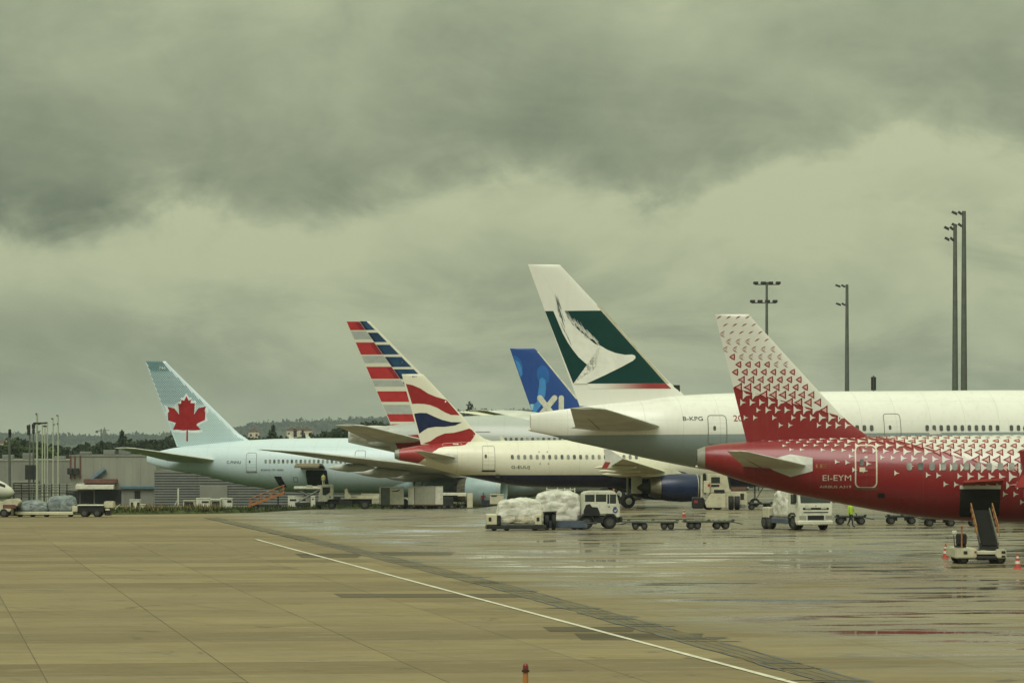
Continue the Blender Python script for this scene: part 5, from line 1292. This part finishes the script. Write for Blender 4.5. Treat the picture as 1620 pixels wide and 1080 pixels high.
# ------------------------------------------------------------------ white lorry facing the camera
o = empty('lorry', ground_at(1280, 838), R(-69))
fx0 = 1.0
bevel(MB().prism([(-.7, .75), (-.7, 2.55), (.55, 2.68), (.72, 2.55), (.95, 1.75), (1.0, 1.62), (1.0, .45), (.35, .45), (.3, .9), (-.4, .9), (-.45, .75)], -1.18, 1.18).build('cab', M_white, o), .06)
MB().add([(.735, -1.0, 2.50), (.735, 1.0, 2.50), (.968, 1.06, 1.74), (.968, -1.06, 1.74)], [(0, 1, 2, 3)]).build('windscreen', M_glass, o)
for (y0, y1, z0, z1, nm, mm, xx) in ((-.92, .92, 1.30, 1.46, 'grille_slot', M_black, 1.012), (-.88, .88, 1.10, 1.19, 'grille_slot', M_black, 1.012), (-.58, .58, .66, .95, 'lower_grille', M_black, 1.02), (-1.14, -.68, .70, .96, 'headlight', M_rim, 1.02), (.68, 1.14, .70, .96, 'headlight', M_rim, 1.02), (-.35, .35, .50, .57, 'air_slot', M_black, 1.03), (-.06, .06, 1.52, 1.58, 'badge', M_grey, 1.015)):
    pbox(o, nm, mm, .9, xx, y0, y1, z0, z1, .02)
for y in (-.55, .55): pbox(o, 'fog_lamp', M_white, .9, 1.03, y-.2, y+.2, 1.36, 1.42, .01)
pbox(o, 'bumper', M_white, .55, 1.05, -1.22, 1.22, .34, .62, .06); pbox(o, 'number_plate', M_cream, 1.045, 1.062, -.28, .28, .36, .45, .005)
pbox(o, 'side_window', M_glass, -.25, .5, -1.2, -1.14, 1.65, 2.3, .04)
for sy in (-1, 1):
    a_ = MB(); a_.tube((.8, sy*1.15, 2.4), (.85, sy*1.38, 2.35), .025); a_.build('mirror_arm', M_dgrey, o); pbox(o, 'mirror', M_dgrey, .75, .87, sy*1.28, sy*1.48, 1.75, 2.35, .03)
pbox(o, 'chassis', M_dgrey, -4.6, .6, -.5, .5, .45, .75, .03); pbox(o, 'load_bed', M_tbl, -4.6, -.75, -1.15, 1.15, .40, .72, .03)
pbox(o, 'tail_post', M_cream, -4.6, -3.55, -1.2, 1.2, .72, 1.42, .05); pbox(o, 'tail_shield', M_black, -4.72, -4.6, -1.15, 1.15, .35, 1.42, .03)
for x, rr in ((.0, .48), (-3.6, .45), (-4.4, .45)):
    for y in (-.98, .98): vwheel(o, x, y, rr, .34)
bevel(MB().prism([(-.62, .5), (-.62, 1.0), (-.3, 1.12), (.3, 1.12), (.55, .9), (.42, .85), (.25, 1.0), (-.25, 1.0), (-.5, .85), (-.5, .5)], -1.2, -.85).build('mudguard', M_dgrey, o), .02)
MB().rev([(0, .09), (.14, .08), (.18, .02)], (.2, -.9, 2.63), 10, 'z').build('beacon', M_orange, o)
tag(o, 'white lorry facing the camera under the red airliner tail', 'truck')
Rm = Matrix.Rotation(R(-69), 3, 'Z'); c_ = ground_at(1280, 838)+Rm @ Vector((-2.3, 0, .76))
q = cargo(c_, 2.5, 2.1, 1.65, .35, 9, M_film, 'white film-wrapped load on the bed behind the lorry cab'); q.rotation_euler.z = R(-69)
# ------------------------------------------------------------------ belt loader at the red airliner's hold
d = F*H/(892-YH); s_ = F/d; o = empty('belt_loader', ground_at(1550, 892)); L_ = lambda px: (px-1550)/s_; Z_ = lambda py: (892-py)/s_
bevel(MB().box(L_(1511), L_(1545), -.1, 3.6, .26, Z_(867)).build('body', M_cream, o), .05); bevel(MB().box(L_(1575), L_(1592), -.1, 3.6, .26, Z_(868)).build('body', M_cream, o), .05)
pbox(o, 'cross_beam', M_cream, L_(1545), L_(1576), .0, .25, Z_(877), Z_(871), .03); pbox(o, 'underframe', M_black, L_(1520), L_(1590), .1, 3.4, .22, .45, .03)
pbox(o, 'dock_bumper', M_black, L_(1544), L_(1578), -.12, .2, .18, Z_(879), .06)
for (a_, b_) in ((1518, 1532), (1576, 1591)):
    for yy_ in (.3, 2.9): vwheel(o, (L_(a_)+L_(b_))/2, yy_, .24, L_(b_)-L_(a_)-.05)
for (a_, b_, c, e_) in ((1524, 1530, 871, 876), (1541, 1544, 871, 874), (1584, 1590, 871, 875), (1584, 1590, 878, 881)): pbox(o, 'tail_lamp', M_red if a_ == 1541 else M_dgrey, L_(a_), L_(b_), -.125, -.09, Z_(e_), Z_(c), .01)
pbox(o, 'seat', M_black, L_(1513), L_(1530), .15, .7, Z_(866), Z_(862), .04); pbox(o, 'seat_back', M_black, L_(1513), L_(1530), .1, .22, Z_(862), Z_(844), .06)
MB().tube((L_(1521.5), 0, Z_(866)), (L_(1521.5), 0, Z_(835)), .035).build('beacon_post', M_orange, o); MB().rev([(0, .06), (.08, .05), (.1, .01)], (L_(1521.5), 0, Z_(835)), 10, 'z').build('beacon', M_red, o)
MB().tube((L_(1511), .1, Z_(866)), (L_(1509), .1, Z_(846)), .02).build('mirror_arm', M_dgrey, o); pbox(o, 'mirror', M_white, L_(1506.5), L_(1514), .05, .12, Z_(844), Z_(839), .02)
b0, b1 = Vector((L_(1566), .2, .80)), Vector((1.08, 8.4, 2.25))
def along(f, dx_=0, dz_=0): return (b0.x+(b1.x-b0.x)*f+dx_, b0.y+(b1.y-b0.y)*f, b0.z+(b1.z-b0.z)*f+dz_)
def beam(x0, x1, z0, z1): return MB().loft([[along(f, x0, z0), along(f, x1, z0), along(f, x1, z1), along(f, x0, z1)] for f in (0, .5, 1)])
beam(-.34, .34, .02, .06).build('belt', pm('matt belt', (0.012, 0.012, 0.011), .95, spec=.1), o); beam(-.42, .42, -.16, .0).build('conveyor_frame', M_dgrey, o)
beam(-.44, -.38, .0, .16).build('side_guard', M_dgrey, o); beam(.38, .44, .0, .16).build('side_guard', pm('scuffed guard', (0.12, 0.115, 0.085), .5), o)
for sx in (-.50, .50):
    mb = MB(); mb.tube(along(.12, sx, .25), along(.18, sx, .62), .025); mb.tube(along(.18, sx, .62), along(.88, sx, .55), .03); mb.tube(along(.88, sx, .55), along(.9, sx, .1), .025)
    mb.tube(along(.15, sx, .35), along(.88, sx, .3), .022)
    for f in (.35, .55, .75): mb.tube(along(f, sx, .05), along(f, sx, .6), .022)
    mb.build('handrail', pm('grimy orange rail', (0.26, 0.115, 0.03), .6, var=.3), o)
MB().tube((L_(1560), 3.0, .4), along(.6, 0, -.1), .07).build('lift_ram', M_grey, o)
tag(o, 'belt loader with orange handrails backed up to the red airliner hold', 'loader')
# ------------------------------------------------------------------ cones
def cone():
    o = empty('traffic_cone', (0, 0, 0)); pbox(o, 'base', M_conr, -.19, .19, -.19, .19, 0, .05, .02)
    MB().rev([(.05, .145), (.24, .112)], (0, 0, 0), 18, 'z').build('cone_body', M_conr, o, smooth=40); MB().rev([(.24, .115), (.36, .09)], (0, 0, 0), 18, 'z').build('white_band', M_white, o, smooth=40)
    MB().rev([(.36, .09), (.48, .068)], (0, 0, 0), 18, 'z').build('cone_body', M_conr, o, smooth=40); MB().rev([(.48, .07), (.56, .052)], (0, 0, 0), 18, 'z').build('white_band', M_white, o, smooth=40)
    MB().rev([(.56, .052), (.70, .028), (.71, .01)], (0, 0, 0), 18, 'z').build('cone_body', M_conr, o, smooth=40); return o
M_conr = pm('cone orange-red', (0.42, 0.055, 0.035), .5, var=.12)
cn = cone(); cn.location = ground_at(1496, 883); tag(cn, 'red and white traffic cone left of the belt loader', 'cone', 'traffic cones')
q = copy_tree(cn, None, ground_at(1610, 900)); tag(q, 'red and white traffic cone at the right edge, nearest one', 'cone', 'traffic cones')
q = copy_tree(cn, None, ground_at(1082, 817.5)); tag(q, 'small red and white traffic cone beyond the flat dollies', 'cone', 'traffic cones')
# ------------------------------------------------------------------ red apron marker close to the camera
o = empty('apron_marker', ground_at(831.5, 1084)); k_ = 1.0
MB().rev([(0, .10), (.02, .10), (.03, .06), (.30, .055)], (0, 0, 0), 16, 'z').build('post', pm('orange post', (0.40, 0.17, 0.05), .5), o, smooth=40)
MB().rev([(.30, .085), (.35, .085), (.36, .06)], (0, 0, 0), 16, 'z').build('collar', pm('marker collar', (0.04, 0.012, 0.012), .4), o, smooth=40)
MB().rev([(.36, .062), (.44, .062), (.48, .045), (.495, .01)], (0, 0, 0), 16, 'z').build('lamp_dome', pm('red lamp dome', (0.16, 0.018, 0.012), .2), o, smooth=50)
tag(o, 'small red-capped orange marker post at the bottom edge', 'marker')
# ------------------------------------------------------------------ left: flatbed lorry beside the pale blue airliner
def gpos(px, d): x = (px-810)/F*d; return Vector((x, d, gz(x, d)))
def frame(px, d):
    p = gpos(px, d); s_ = F/d; yg = YH+(H-p.z)*s_
    return p, (lambda q: (q-px)/s_), (lambda q: (yg-q)/s_)
p, L_, Z_ = frame(550, 424); o = empty('flatbed_lorry', p); poly = lambda pp: [(L_(a_), Z_(b_)) for a_, b_ in pp]
bevel(MB().prism(poly([(504.4, 793), (504.9, 782), (508.9, 768.5), (510.5, 766.3), (527, 766), (527.7, 789), (520, 789.5), (517.5, 793)]), -1.1, 1.1).build('cab', M_white, o), .05)
MB().prism(poly([(511, 770), (523, 770), (523, 778), (515.5, 783), (511, 782)]), -1.125, -1.08).build('side_window', M_glass, o)
pbox(o, 'door_handle', M_dgrey, L_(521.5), L_(524), -1.13, -1.09, Z_(786.5), Z_(784.5), .01); pbox(o, 'front_lamp', M_rim, L_(504), L_(508), -1.08, -.7, Z_(797), Z_(794), .02)
pbox(o, 'bumper', M_dgrey, L_(503), L_(512), -1.1, 1.1, Z_(799), Z_(793), .04); pbox(o, 'chassis', M_dgrey, L_(514), L_(588), -.6, .6, Z_(797), Z_(789), .03)
for (px, r) in ((525.3, .42), (577.5, .5)):
    for y in (-.9, .9): vwheel(o, L_(px), y, r, .3)
    pbox(o, 'mudguard', M_black, L_(px)-r*1.2, L_(px)+r*1.2, -1.06, -.7, r*1.5, r*1.5+.22, .05)
MB().prism(poly([(546, 773), (549.5, 772), (551, 779), (555, 783), (600, 782.5), (600, 788), (546, 788.5)]), -1.15, -1.02).build('side_board', M_cream, o)
MB().prism(poly([(546, 773), (549.5, 772), (551, 779), (555, 783), (600, 782.5), (600, 788), (546, 788.5)]), 1.02, 1.15).build('side_board', M_cream, o)
pbox(o, 'bed_floor', M_grey, L_(546), L_(600), -1.02, 1.02, Z_(788), Z_(786.5), .01)
pbox(o, 'name_plate', M_grey, L_(556), L_(565), -1.16, -1.14, Z_(786.5), Z_(784.5), .005)
pt = pbox(o, 'name_plate', M_cream, L_(567.5), L_(581), -1.16, -1.14, Z_(786), Z_(783.2), .005)
pbox(o, 'tool_locker', M_dgrey, L_(536), L_(558), -1.0, -.5, Z_(798), Z_(790), .03); MB().rev([(0, .3), (.7, .3)], (L_(529), -.5, Z_(789)), 12, 'x').build('air_tank', M_dgrey, o)
tag(o, 'small white flatbed lorry facing left beside the pale blue airliner', 'truck')
# high loader with its platform up at the airliner's hold
p, L_, Z_ = frame(492, 436); o = empty('cargo_lift', p)
pbox(o, 'platform', M_white, L_(466), L_(513), -1.4, 1.2, Z_(773), Z_(769), .04); pbox(o, 'base_frame', M_dgrey, L_(468), L_(516), -1.3, 1.2, .35, .75, .04)
for y in (-1.2, 1.1):
    MB().tube((L_(470), y, .7), (L_(508), y, Z_(773)), .09).build('scissor_arm', M_grey, o); MB().tube((L_(508), y+.1, .7), (L_(470), y+.1, Z_(773)), .09).build('scissor_arm', M_grey, o)
pbox(o, 'column', M_grey, L_(481), L_(484), -.3, .3, .6, Z_(773), .03)
for px in (475, 510):
    for y in (-1.05, 1.05): vwheel(o, L_(px), y, .35, .25)
for px in (486, 503): pbox(o, 'platform_part', M_cream, L_(px), L_(px+9), -1.45, -1.0, Z_(769), Z_(767.2), .02)
tag(o, 'raised cargo lift platform at the open hold of the pale blue airliner', 'lift')
LIFT = (p, L_, Z_)
# baggage carts
def cart(px0, px1, ytop, d, kind, label):
    p, L_, Z_ = frame((px0+px1)/2, d); o = empty('baggage_cart', p); x0, x1 = L_(px0), L_(px1); zt = Z_(ytop); zb = .52
    pbox(o, 'floor', M_redbr, x0, x1, -.8, .8, zb-.14, zb, .02); pbox(o, 'roof', M_white, x0, x1, -.85, .85, zt-.08, zt, .03)
    pbox(o, 'end_wall', M_white, x0, x0+.2, -.82, .82, zb, zt-.08, .02); pbox(o, 'end_wall', M_white, x1-.2, x1, -.82, .82, zb, zt-.08, .02)
    if kind == 0:
        pbox(o, 'curtain', pm('grey curtain', (0.13, 0.15, 0.14), .7, var=.15), x0+.25, x0+1.15, -.83, -.78, zb, zt-.1, .02); sp = pbox(o, 'side_panel', M_white, x0+1.18, x1-.2, -.835, -.78, zb, zt-.1, .02)
        MB().prism([(x0+1.4, zt-.45), (x0+2.0, zt-.38), (x0+2.3, zt-.25), (x0+2.35, zt-.32), (x0+2.1, zt-.5), (x0+1.5, zt-.52)], -.85, -.836).build('side_marking', M_dgrey, sp)
    else:
        pbox(o, 'side_panel', pm('brushed panel', (0.38, 0.38, 0.31), .4, metal=.3, var=.1, stretch=(6, 1, 1)), x0+.75, x1-.9, -.83, -.78, zb, zt-.1, .02)
        pbox(o, 'side_frame', M_white, x1-.88, x1-.2, -.85, -.78, zb, zt-.1, .03); pbox(o, 'side_frame', M_white, x0+.2, x0+.7, -.84, -.78, zb, zt-.1, .02)
    pbox(o, 'inner_wall', M_grey, x0+.2, x1-.2, .72, .8, zb, zt-.08, .01)
    for x in (x0+.35, (x0+x1)/2, x1-.35):
        for y in (-.7, .7): vwheel(o, x, y, .19, .15)
    MB().tube((x1, 0, .35), (x1+.5, 0, .3), .03).build('drawbar', M_dgrey, o)
    tag(o, label, 'cart', 'baggage carts')
cart(600.5, 639, 770, 430, 0, 'white box baggage cart with grey curtain behind the flatbed lorry'); cart(646, 701, 769, 430, 1, 'longer white baggage cart with silver side under the ice-blue engine')
# conveyor right of the carts
p, L_, Z_ = frame(722, 426); o = empty('conveyor', p)
pbox(o, 'boom', M_white, L_(701), L_(738), -.4, .4, Z_(783.5), Z_(779), .03); pbox(o, 'boom_end', M_cream, L_(724), L_(738), -.45, .45, Z_(784.5), Z_(783), .02)
MB().tube((L_(724), -.3, Z_(784)), (L_(737), -.3, Z_(796)), .06).build('strut', M_dgrey, o); MB().tube((L_(729), .3, Z_(784)), (L_(722), .3, .3), .06).build('strut', M_dgrey, o)
pbox(o, 'engine_box', M_dgrey, L_(701), L_(717), -.5, .5, .35, Z_(786), .05); pbox(o, 'control_box', M_cream, L_(739), L_(748), -.4, .4, .15, Z_(780), .04)
for px in (703, 715, 731):
    for y in (-.5, .5): vwheel(o, L_(px), y, .27, .2)
tag(o, 'white conveyor boom on wheels right of the silver-sided cart', 'conveyor')
# cabinets and stores on the verge
def cabinet(px0, px1, ytop, d, label, slots=(), mat=None, base=None):
    p, L_, Z_ = frame((px0+px1)/2, d); o = empty('equipment_cabinet', p); x0, x1 = L_(px0), L_(px1); zt = Z_(ytop)
    bevel(MB().box(x0, x1, -.6, .6, .2, zt).build('housing', mat or M_white, o), .04); pbox(o, 'skid', M_dgrey, x0+.05, x1-.05, -.55, .55, .0, .21, .02); pbox(o, 'lid', mat or M_white, x0-.03, x1+.03, -.64, .64, zt-.02, zt+.05, .02)
    for (a_, b_, c, e_) in slots: pbox(o, 'vent', M_dgrey, L_(a_), L_(b_), -.62, -.58, Z_(e_), Z_(c), .01)
    tag(o, label, 'cabinet', 'equipment cabinets on the verge'); return o
cabinet(456, 491, 784.5, 436, 'long white generator cabinet with two dark vents in front of the lift', ((459, 469, 789, 792), (474, 484, 789, 792)))
cabinet(492, 499, 785, 434, 'narrow white cabinet between the generator and the flatbed lorry', ((494, 497, 788, 790),))
cabinet(290.5, 309, 791.5, 385, 'pale framed cabinet beside the white pole, leftmost of three', ((292, 307, 793, 804),), M_cream)
cabinet(311, 333, 788, 388, 'white cabinet with one slot vent below the roller door, middle of three', ((320, 331, 792, 795),))
cabinet(350, 368, 788, 388, 'white cabinet with small window, rightmost of three', ((360, 367, 790.5, 794.5),))
p, L_, Z_ = frame(342, 387); o = empty('tubular_frame', p)
for px in (335, 349):
    for y in (-.5, .5): MB().tube((L_(px), y, 0), (L_(px), y, Z_(790)), .05).build('post', M_cream, o)
pbox(o, 'top_panel', M_white, L_(333), L_(350), -.55, .55, Z_(791), Z_(788.5), .02); pbox(o, 'machinery', M_olive, L_(336), L_(348), -.3, .4, .1, Z_(793), .08)
tag(o, 'open white frame holding machinery between two white cabinets', 'frame')
cabinet(206, 222, 790.5, 328, 'small white cabinet with dark sides by the dry scrub', ((208, 212, 794, 806), (218, 221.5, 794, 806)))
cabinet(222.5, 231, 798, 322, 'low cream box beside the small white cabinet', (), M_cream)
p, L_, Z_ = frame(282, 378); o = empty('white_post', p); MB().tube((0, 0, 0), (0, 0, Z_(772)), .085, .08, 10).build('pole', M_white, o, smooth=40); MB().tube((-.6, 0, 0), (-.06, 0, 1.1), .04).build('stay', M_cream, o)
MB().rev([(0, .2), (.1, .2)], (0, 0, 0), 12, 'z').build('foot', M_grey, o)
tag(o, 'plain white post standing in the grass before the dark hall', 'post')
# passenger stairs with orange rails
p, L_, Z_ = frame(420, 402); o = empty('mobile_stairs', p)
A, B = Vector((L_(393), 0, .25)), Vector((L_(450), 0, Z_(781)))
for y in (-.7, .7):
    MB().loft([[(A.x, y-.05, A.z), (A.x, y+.05, A.z), (A.x, y+.05, A.z+.28), (A.x, y-.05, A.z+.28)], [(B.x, y-.05, B.z), (B.x, y+.05, B.z), (B.x, y+.05, B.z+.28), (B.x, y-.05, B.z+.28)]]).build('stringer', M_orange, o)
    mb = MB(); mb.tube((A.x+.1, y, A.z+.9), (B.x, y, B.z+.95), .04); mb.tube((A.x+.1, y, A.z+.5), (B.x, y, B.z+.55), .03)
    for f in (.05, .35, .65, .97): q = A.lerp(B, f); mb.tube((q.x, y, q.z+.2), (q.x, y, q.z+.95), .03)
    mb.build('handrail', M_orange, o)
for k in range(11):
    q = A.lerp(B, (k+.5)/11); pbox(o, 'tread', M_dgrey, q.x-.16, q.x+.16, -.65, .65, q.z+.16, q.z+.2, .01)
for px in (405, 440):
    MB().tube((L_(px), 0, .3), (L_(px), 0, A.z+(B.z-A.z)*(px-393)/57), .07).build('leg', M_dgrey, o)
    for y in (-.6, .6): vwheel(o, L_(px), y, .28, .2)
pbox(o, 'chassis', M_dgrey, L_(400), L_(446), -.55, .55, .3, .5, .03)
tag(o, 'mobile stairs with orange rails leaning under the pale blue airliner', 'stairs')
# ------------------------------------------------------------------ cargo train at the far left
p, L_, Z_ = frame(72, 290); o = empty('cargo_trailer', p)
pbox(o, 'bed', M_cream, L_(26), L_(118), -.95, .95, .22, .40, .03); pbox(o, 'side_rail', M_cream, L_(26), L_(118), -1.0, -.955, .18, .36, .01)
pbox(o, 'end_box', M_cream, L_(116), L_(125), -.95, -.2, .38, Z_(800), .05); pbox(o, 'head_board', M_dgrey, L_(22), L_(29), -.9, .9, .1, Z_(801), .03)
for px in (32, 52, 74, 112):
    for y in (-.6, .6): vwheel(o, L_(px), y, .13, .12)
tag(o, 'long low cream trailer with two blue-grey loads at the far left', 'trailer', 'cargo trailers')
c_ = gpos(54, 290); cargo((c_.x, c_.y, .42), 2.4, 1.7, .62, .22, 12, M_film3, 'flatter blue-grey film-wrapped load at far left, beside the white nose')
c_ = gpos(99, 290); cargo((c_.x, c_.y, .42), 2.15, 1.7, 1.05, .18, 15, M_film3, 'taller blue-grey film-wrapped load at far left, beside the black trailer')
p, L_, Z_ = frame(147, 290); o = empty('black_trailer', p)
pbox(o, 'body', M_black, L_(125), L_(166), -.9, .9, .3, Z_(799.5), .06); pbox(o, 'top_rail', M_white, L_(124), L_(166), -.98, .95, Z_(799.5), Z_(797.8), .02)
for px in (135.5, 155.5):
    for y in (-.92, .92): vwheel(o, L_(px), y, .30, .22)
bevel(MB().box(L_(166), L_(181), -.7, .7, Z_(803), Z_(792.5)).build('winch_box', M_cream, o), .05); pbox(o, 'winch', M_dgrey, L_(167), L_(176), -.6, .6, .12, Z_(803), .05); pbox(o, 'lamp', M_cream, L_(168), L_(175), -.72, -.6, Z_(807), Z_(804), .02)
mb = MB(); mb.tube((L_(181), -.3, Z_(800)), (L_(184), -.3, Z_(805)), .03); mb.tube((L_(182), -.3, Z_(805)), (L_(191), -.3, Z_(797)), .03); mb.build('drawbar', M_cream, o)
tag(o, 'black wheeled trailer with white top rail at the far left', 'trailer', 'cargo trailers')
p, L_, Z_ = frame(10, 289); o = empty('baggage_tractor', p); poly = lambda pp: [(L_(a_), Z_(b_)) for a_, b_ in pp]
bevel(MB().prism(poly([(-30, 808), (-30, 793), (5, 793), (14, 789), (28, 788), (34, 793), (30, 799), (21, 803), (18, 809), (4, 809)]), -.7, .7).build('body', M_cream, o), .05)
pbox(o, 'engine_bay', M_redbr, L_(6), L_(27), -.72, -.5, Z_(804), Z_(797), .04); pbox(o, 'underframe', M_black, L_(-28), L_(16), -.6, .6, .15, .5, .04)
for px in (-18, 8):
    for y in (-.62, .62): vwheel(o, L_(px), y, .32, .22)
pbox(o, 'tow_arm', M_cream, L_(17), L_(21), -.1, .1, .15, .75, .03); MB().tube((L_(18), 0, .2), (L_(26), 0, .25), .04).build('hitch', M_dgrey, o)
tag(o, 'cream baggage tractor cut off by the left edge under the white nose', 'tractor')
# white railed platform seen beneath the cream airliner
p, L_, Z_ = frame(888, 372); o = empty('railed_platform', p)
pbox(o, 'deck', M_cream, L_(862), L_(910), -1, 1, Z_(786), Z_(779), .03); mb = MB()
for px in (865, 882, 893, 902, 909): mb.tube((L_(px), -.95, Z_(779)), (L_(px), -.95, Z_(768)), .05)
for py in (768.5, 774): mb.tube((L_(864), -.95, Z_(py)), (L_(910), -.95, Z_(py)), .04)
mb.build('railing', M_white, o)
for px in (868, 904): MB().tube((L_(px), -.6, .1), (L_(px), -.6, Z_(786)), .1).build('leg', M_grey, o)
for px in (870, 900):
    for y in (-.8, .8): vwheel(o, L_(px), y, .25, .2)
pbox(o, 'motor_box', M_dgrey, L_(872), L_(890), -.8, .6, .3, Z_(787), .05)
tag(o, 'white railed platform under the cream airliner belly, behind the tall load', 'platform')
cabinet(775, 797, 782, 425, 'cream cabinet right of the person bending over a trolley', ((777, 786, 783, 785),), M_cream)
# ------------------------------------------------------------------ people
def person(name, loc, rz, hgt, top, legs, label, stride=.0, lean=0.0, arm=0.0, vest=None, cap=None):
    k = hgt/1.76; J = {}; E = []
    def j(n, x, y, z, r, par=None):
        J[n] = (len(J), Vector((x+lean*max(0, z-.9), y, z))*k, r*k)
        if par: E.append((J[par][0], J[n][0]))
    j('pel', 0, 0, .95, .135); j('sp', 0, 0, 1.15, .125, 'pel'); j('ch', 0, 0, 1.34, .15, 'sp'); j('nk', .01, 0, 1.50, .055, 'ch'); j('hd', .02, 0, 1.585, .085, 'nk'); j('tp', .02, 0, 1.69, .075, 'hd')
    for sd, nm in ((-1, 'r'), (1, 'l')):
        a_ = arm*sd+stride*sd*.5
        j('s'+nm, 0, sd*.19, 1.42, .062, 'ch'); j('e'+nm, .05+a_*.25, sd*.25, 1.14, .047, 's'+nm); j('w'+nm, .16+a_*.5, sd*.25, .92, .033, 'e'+nm); j('p'+nm, .19+a_*.55, sd*.25, .84, .036, 'w'+nm)
        for q in range(4): j('f%d' % q+nm, .20+a_*.6+.022*q-.03, sd*(.245-.004*q), .745+.008*abs(q-1.4), .010, 'p'+nm)
        j('t'+nm, .235+a_*.55, sd*.225, .80, .011, 'p'+nm)
        st = stride*sd*-1
        j('h'+nm, .0, sd*.095, .88, .095, 'pel'); j('k'+nm, .04+st*.22, sd*.10, .49, .068, 'h'+nm); j('a'+nm, -.02+st*.42, sd*.10, .09+max(0, -st)*.12, .046, 'k'+nm); j('o'+nm, .15+st*.42, sd*.11, .04+max(0, -st)*.04, .036, 'a'+nm)
    me = bpy.data.meshes.new('b'); me.from_pydata([v[1] for v in J.values()], E, []); t = bpy.data.objects.new('b', me); col.objects.link(t)
    sk = t.modifiers.new('s', 'SKIN'); t.modifiers.new('d', 'SUBSURF').levels = 1
    for v, jj in zip(me.skin_vertices[0].data, J.values()): v.radius = (jj[2], jj[2]*1.0)
    me.skin_vertices[0].data[0].use_root = True
    dg = bpy.context.evaluated_depsgraph_get(); dg.update(); bmesh_ = bpy.data.meshes.new_from_object(t.evaluated_get(dg)); bpy.data.objects.remove(t)
    m, tn, b, g = new_mat(name+' clothes'); tcx = g.n('ShaderNodeTexCoord'); x, y, z = g.sep(tcx.outputs['Object'])
    c = g.mix(g.sstep(z, .95*k, .97*k), legs, top); c = g.mix(g.sstep(z, 1.485*k, 1.50*k), c, (0.42, 0.26, 0.17)); c = g.mix(g.sstep(z, .085*k, .075*k), c, (0.02, 0.02, 0.02))
    g.put(b.inputs['Base Color'], c); b.inputs['Roughness'].default_value = .8
    bmesh_.polygons.foreach_set('use_smooth', [True]*len(bmesh_.polygons))
    o = empty('person', loc, rz); link('body', bmesh_, m, o)
    if vest:
        rr = [(.86, .165, .20), (.95, .165, .205), (1.15, .155, .195), (1.34, .175, .215), (1.44, .14, .19), (1.49, .075, .10)]
        MB().loft([[((rx*math.cos(tt)+lean*max(0, z-.9))*k, ry*math.sin(tt)*k, z*k) for tt in np.linspace(0, 2*math.pi, 21)[:-1]] for z, rx, ry in rr], cap=False).build('vest', vest, o, smooth=60)
    if cap:
        MB().rev([(1.615*k, .108*k), (1.66*k, .104*k), (1.72*k, .07*k), (1.745*k, .01)], ((.015+lean*.75)*k, 0, 0), 16, 'z').build('cap', cap, o, smooth=60)
    MB().rev([(-.02, .012), (.012, .006)], ((.118+lean*.7)*k, 0, 1.60*k), 6, 'x').build('nose', M_skin, o)
    tag(o, label, 'person'); return o
person('worker', ground_at(1345.5, 833.5), R(-25), 1.74, (0.30, 0.42, 0.05), (0.02, 0.022, 0.03), 'worker in lime vest and dark trousers walking beneath the red airliner', .55, vest=M_lime, cap=M_redbr)
p, L_, Z_ = LIFT
person('loader', (p.x+L_(512.2), p.y-.9, p.z+Z_(769)+.0), R(100), 1.5, (0.38, 0.40, 0.20), (0.30, 0.30, 0.24), 'worker in yellow vest standing on the cargo lift by the open hold', .1, vest=pm('yellow vest', (0.36, 0.36, 0.10), .7), cap=M_dgrey)
p = gpos(764, 424); person('porter', p, R(-70), 1.68, (0.13, 0.02, 0.03), (0.025, 0.03, 0.04), 'person in dark red top bending over a dark trolley', .1, lean=.22, arm=.2, cap=M_black)
p = gpos(769.5, 423); o = empty('trolley', p); pbox(o, 'box', pm('navy box', (0.015, 0.02, 0.035), .5), -.35, .38, -.35, .3, .16, .86, .04)
for x in (-.28, .3): vwheel(o, x, -.25, .08, .06); vwheel(o, x, .2, .08, .06)
MB().tube((-.4, 0, .6), (-.48, 0, .98), .025).build('push_handle', M_dgrey, o); tag(o, 'dark box trolley beside the person in the dark red top', 'trolley')
# ================================================================== air
hb = MB().box(-9500, 9500, -60, 9500, -9.0, 112.0)
m, t, b, g = new_mat('haze'); t.nodes.remove(b)
pv = g.n('ShaderNodeVolumePrincipled'); pv.inputs['Color'].default_value = (0.74, 0.84, 0.95, 1); pv.inputs['Density'].default_value = 0.00007; pv.inputs['Anisotropy'].default_value = 0.2
t.links.new(pv.outputs[0], [n for n in t.nodes if n.type == 'OUTPUT_MATERIAL'][0].inputs['Volume'])
tag(hb.build('haze', m), 'pale damp air over the airfield', 'haze', kind='stuff')
for o in bpy.data.objects:
    if o.name.split('.')[0] in ('triangle_print', 'dot_print', 'brush_strokes', 'stripe', 'bubble_print'): o['kind'] = 'stuff'
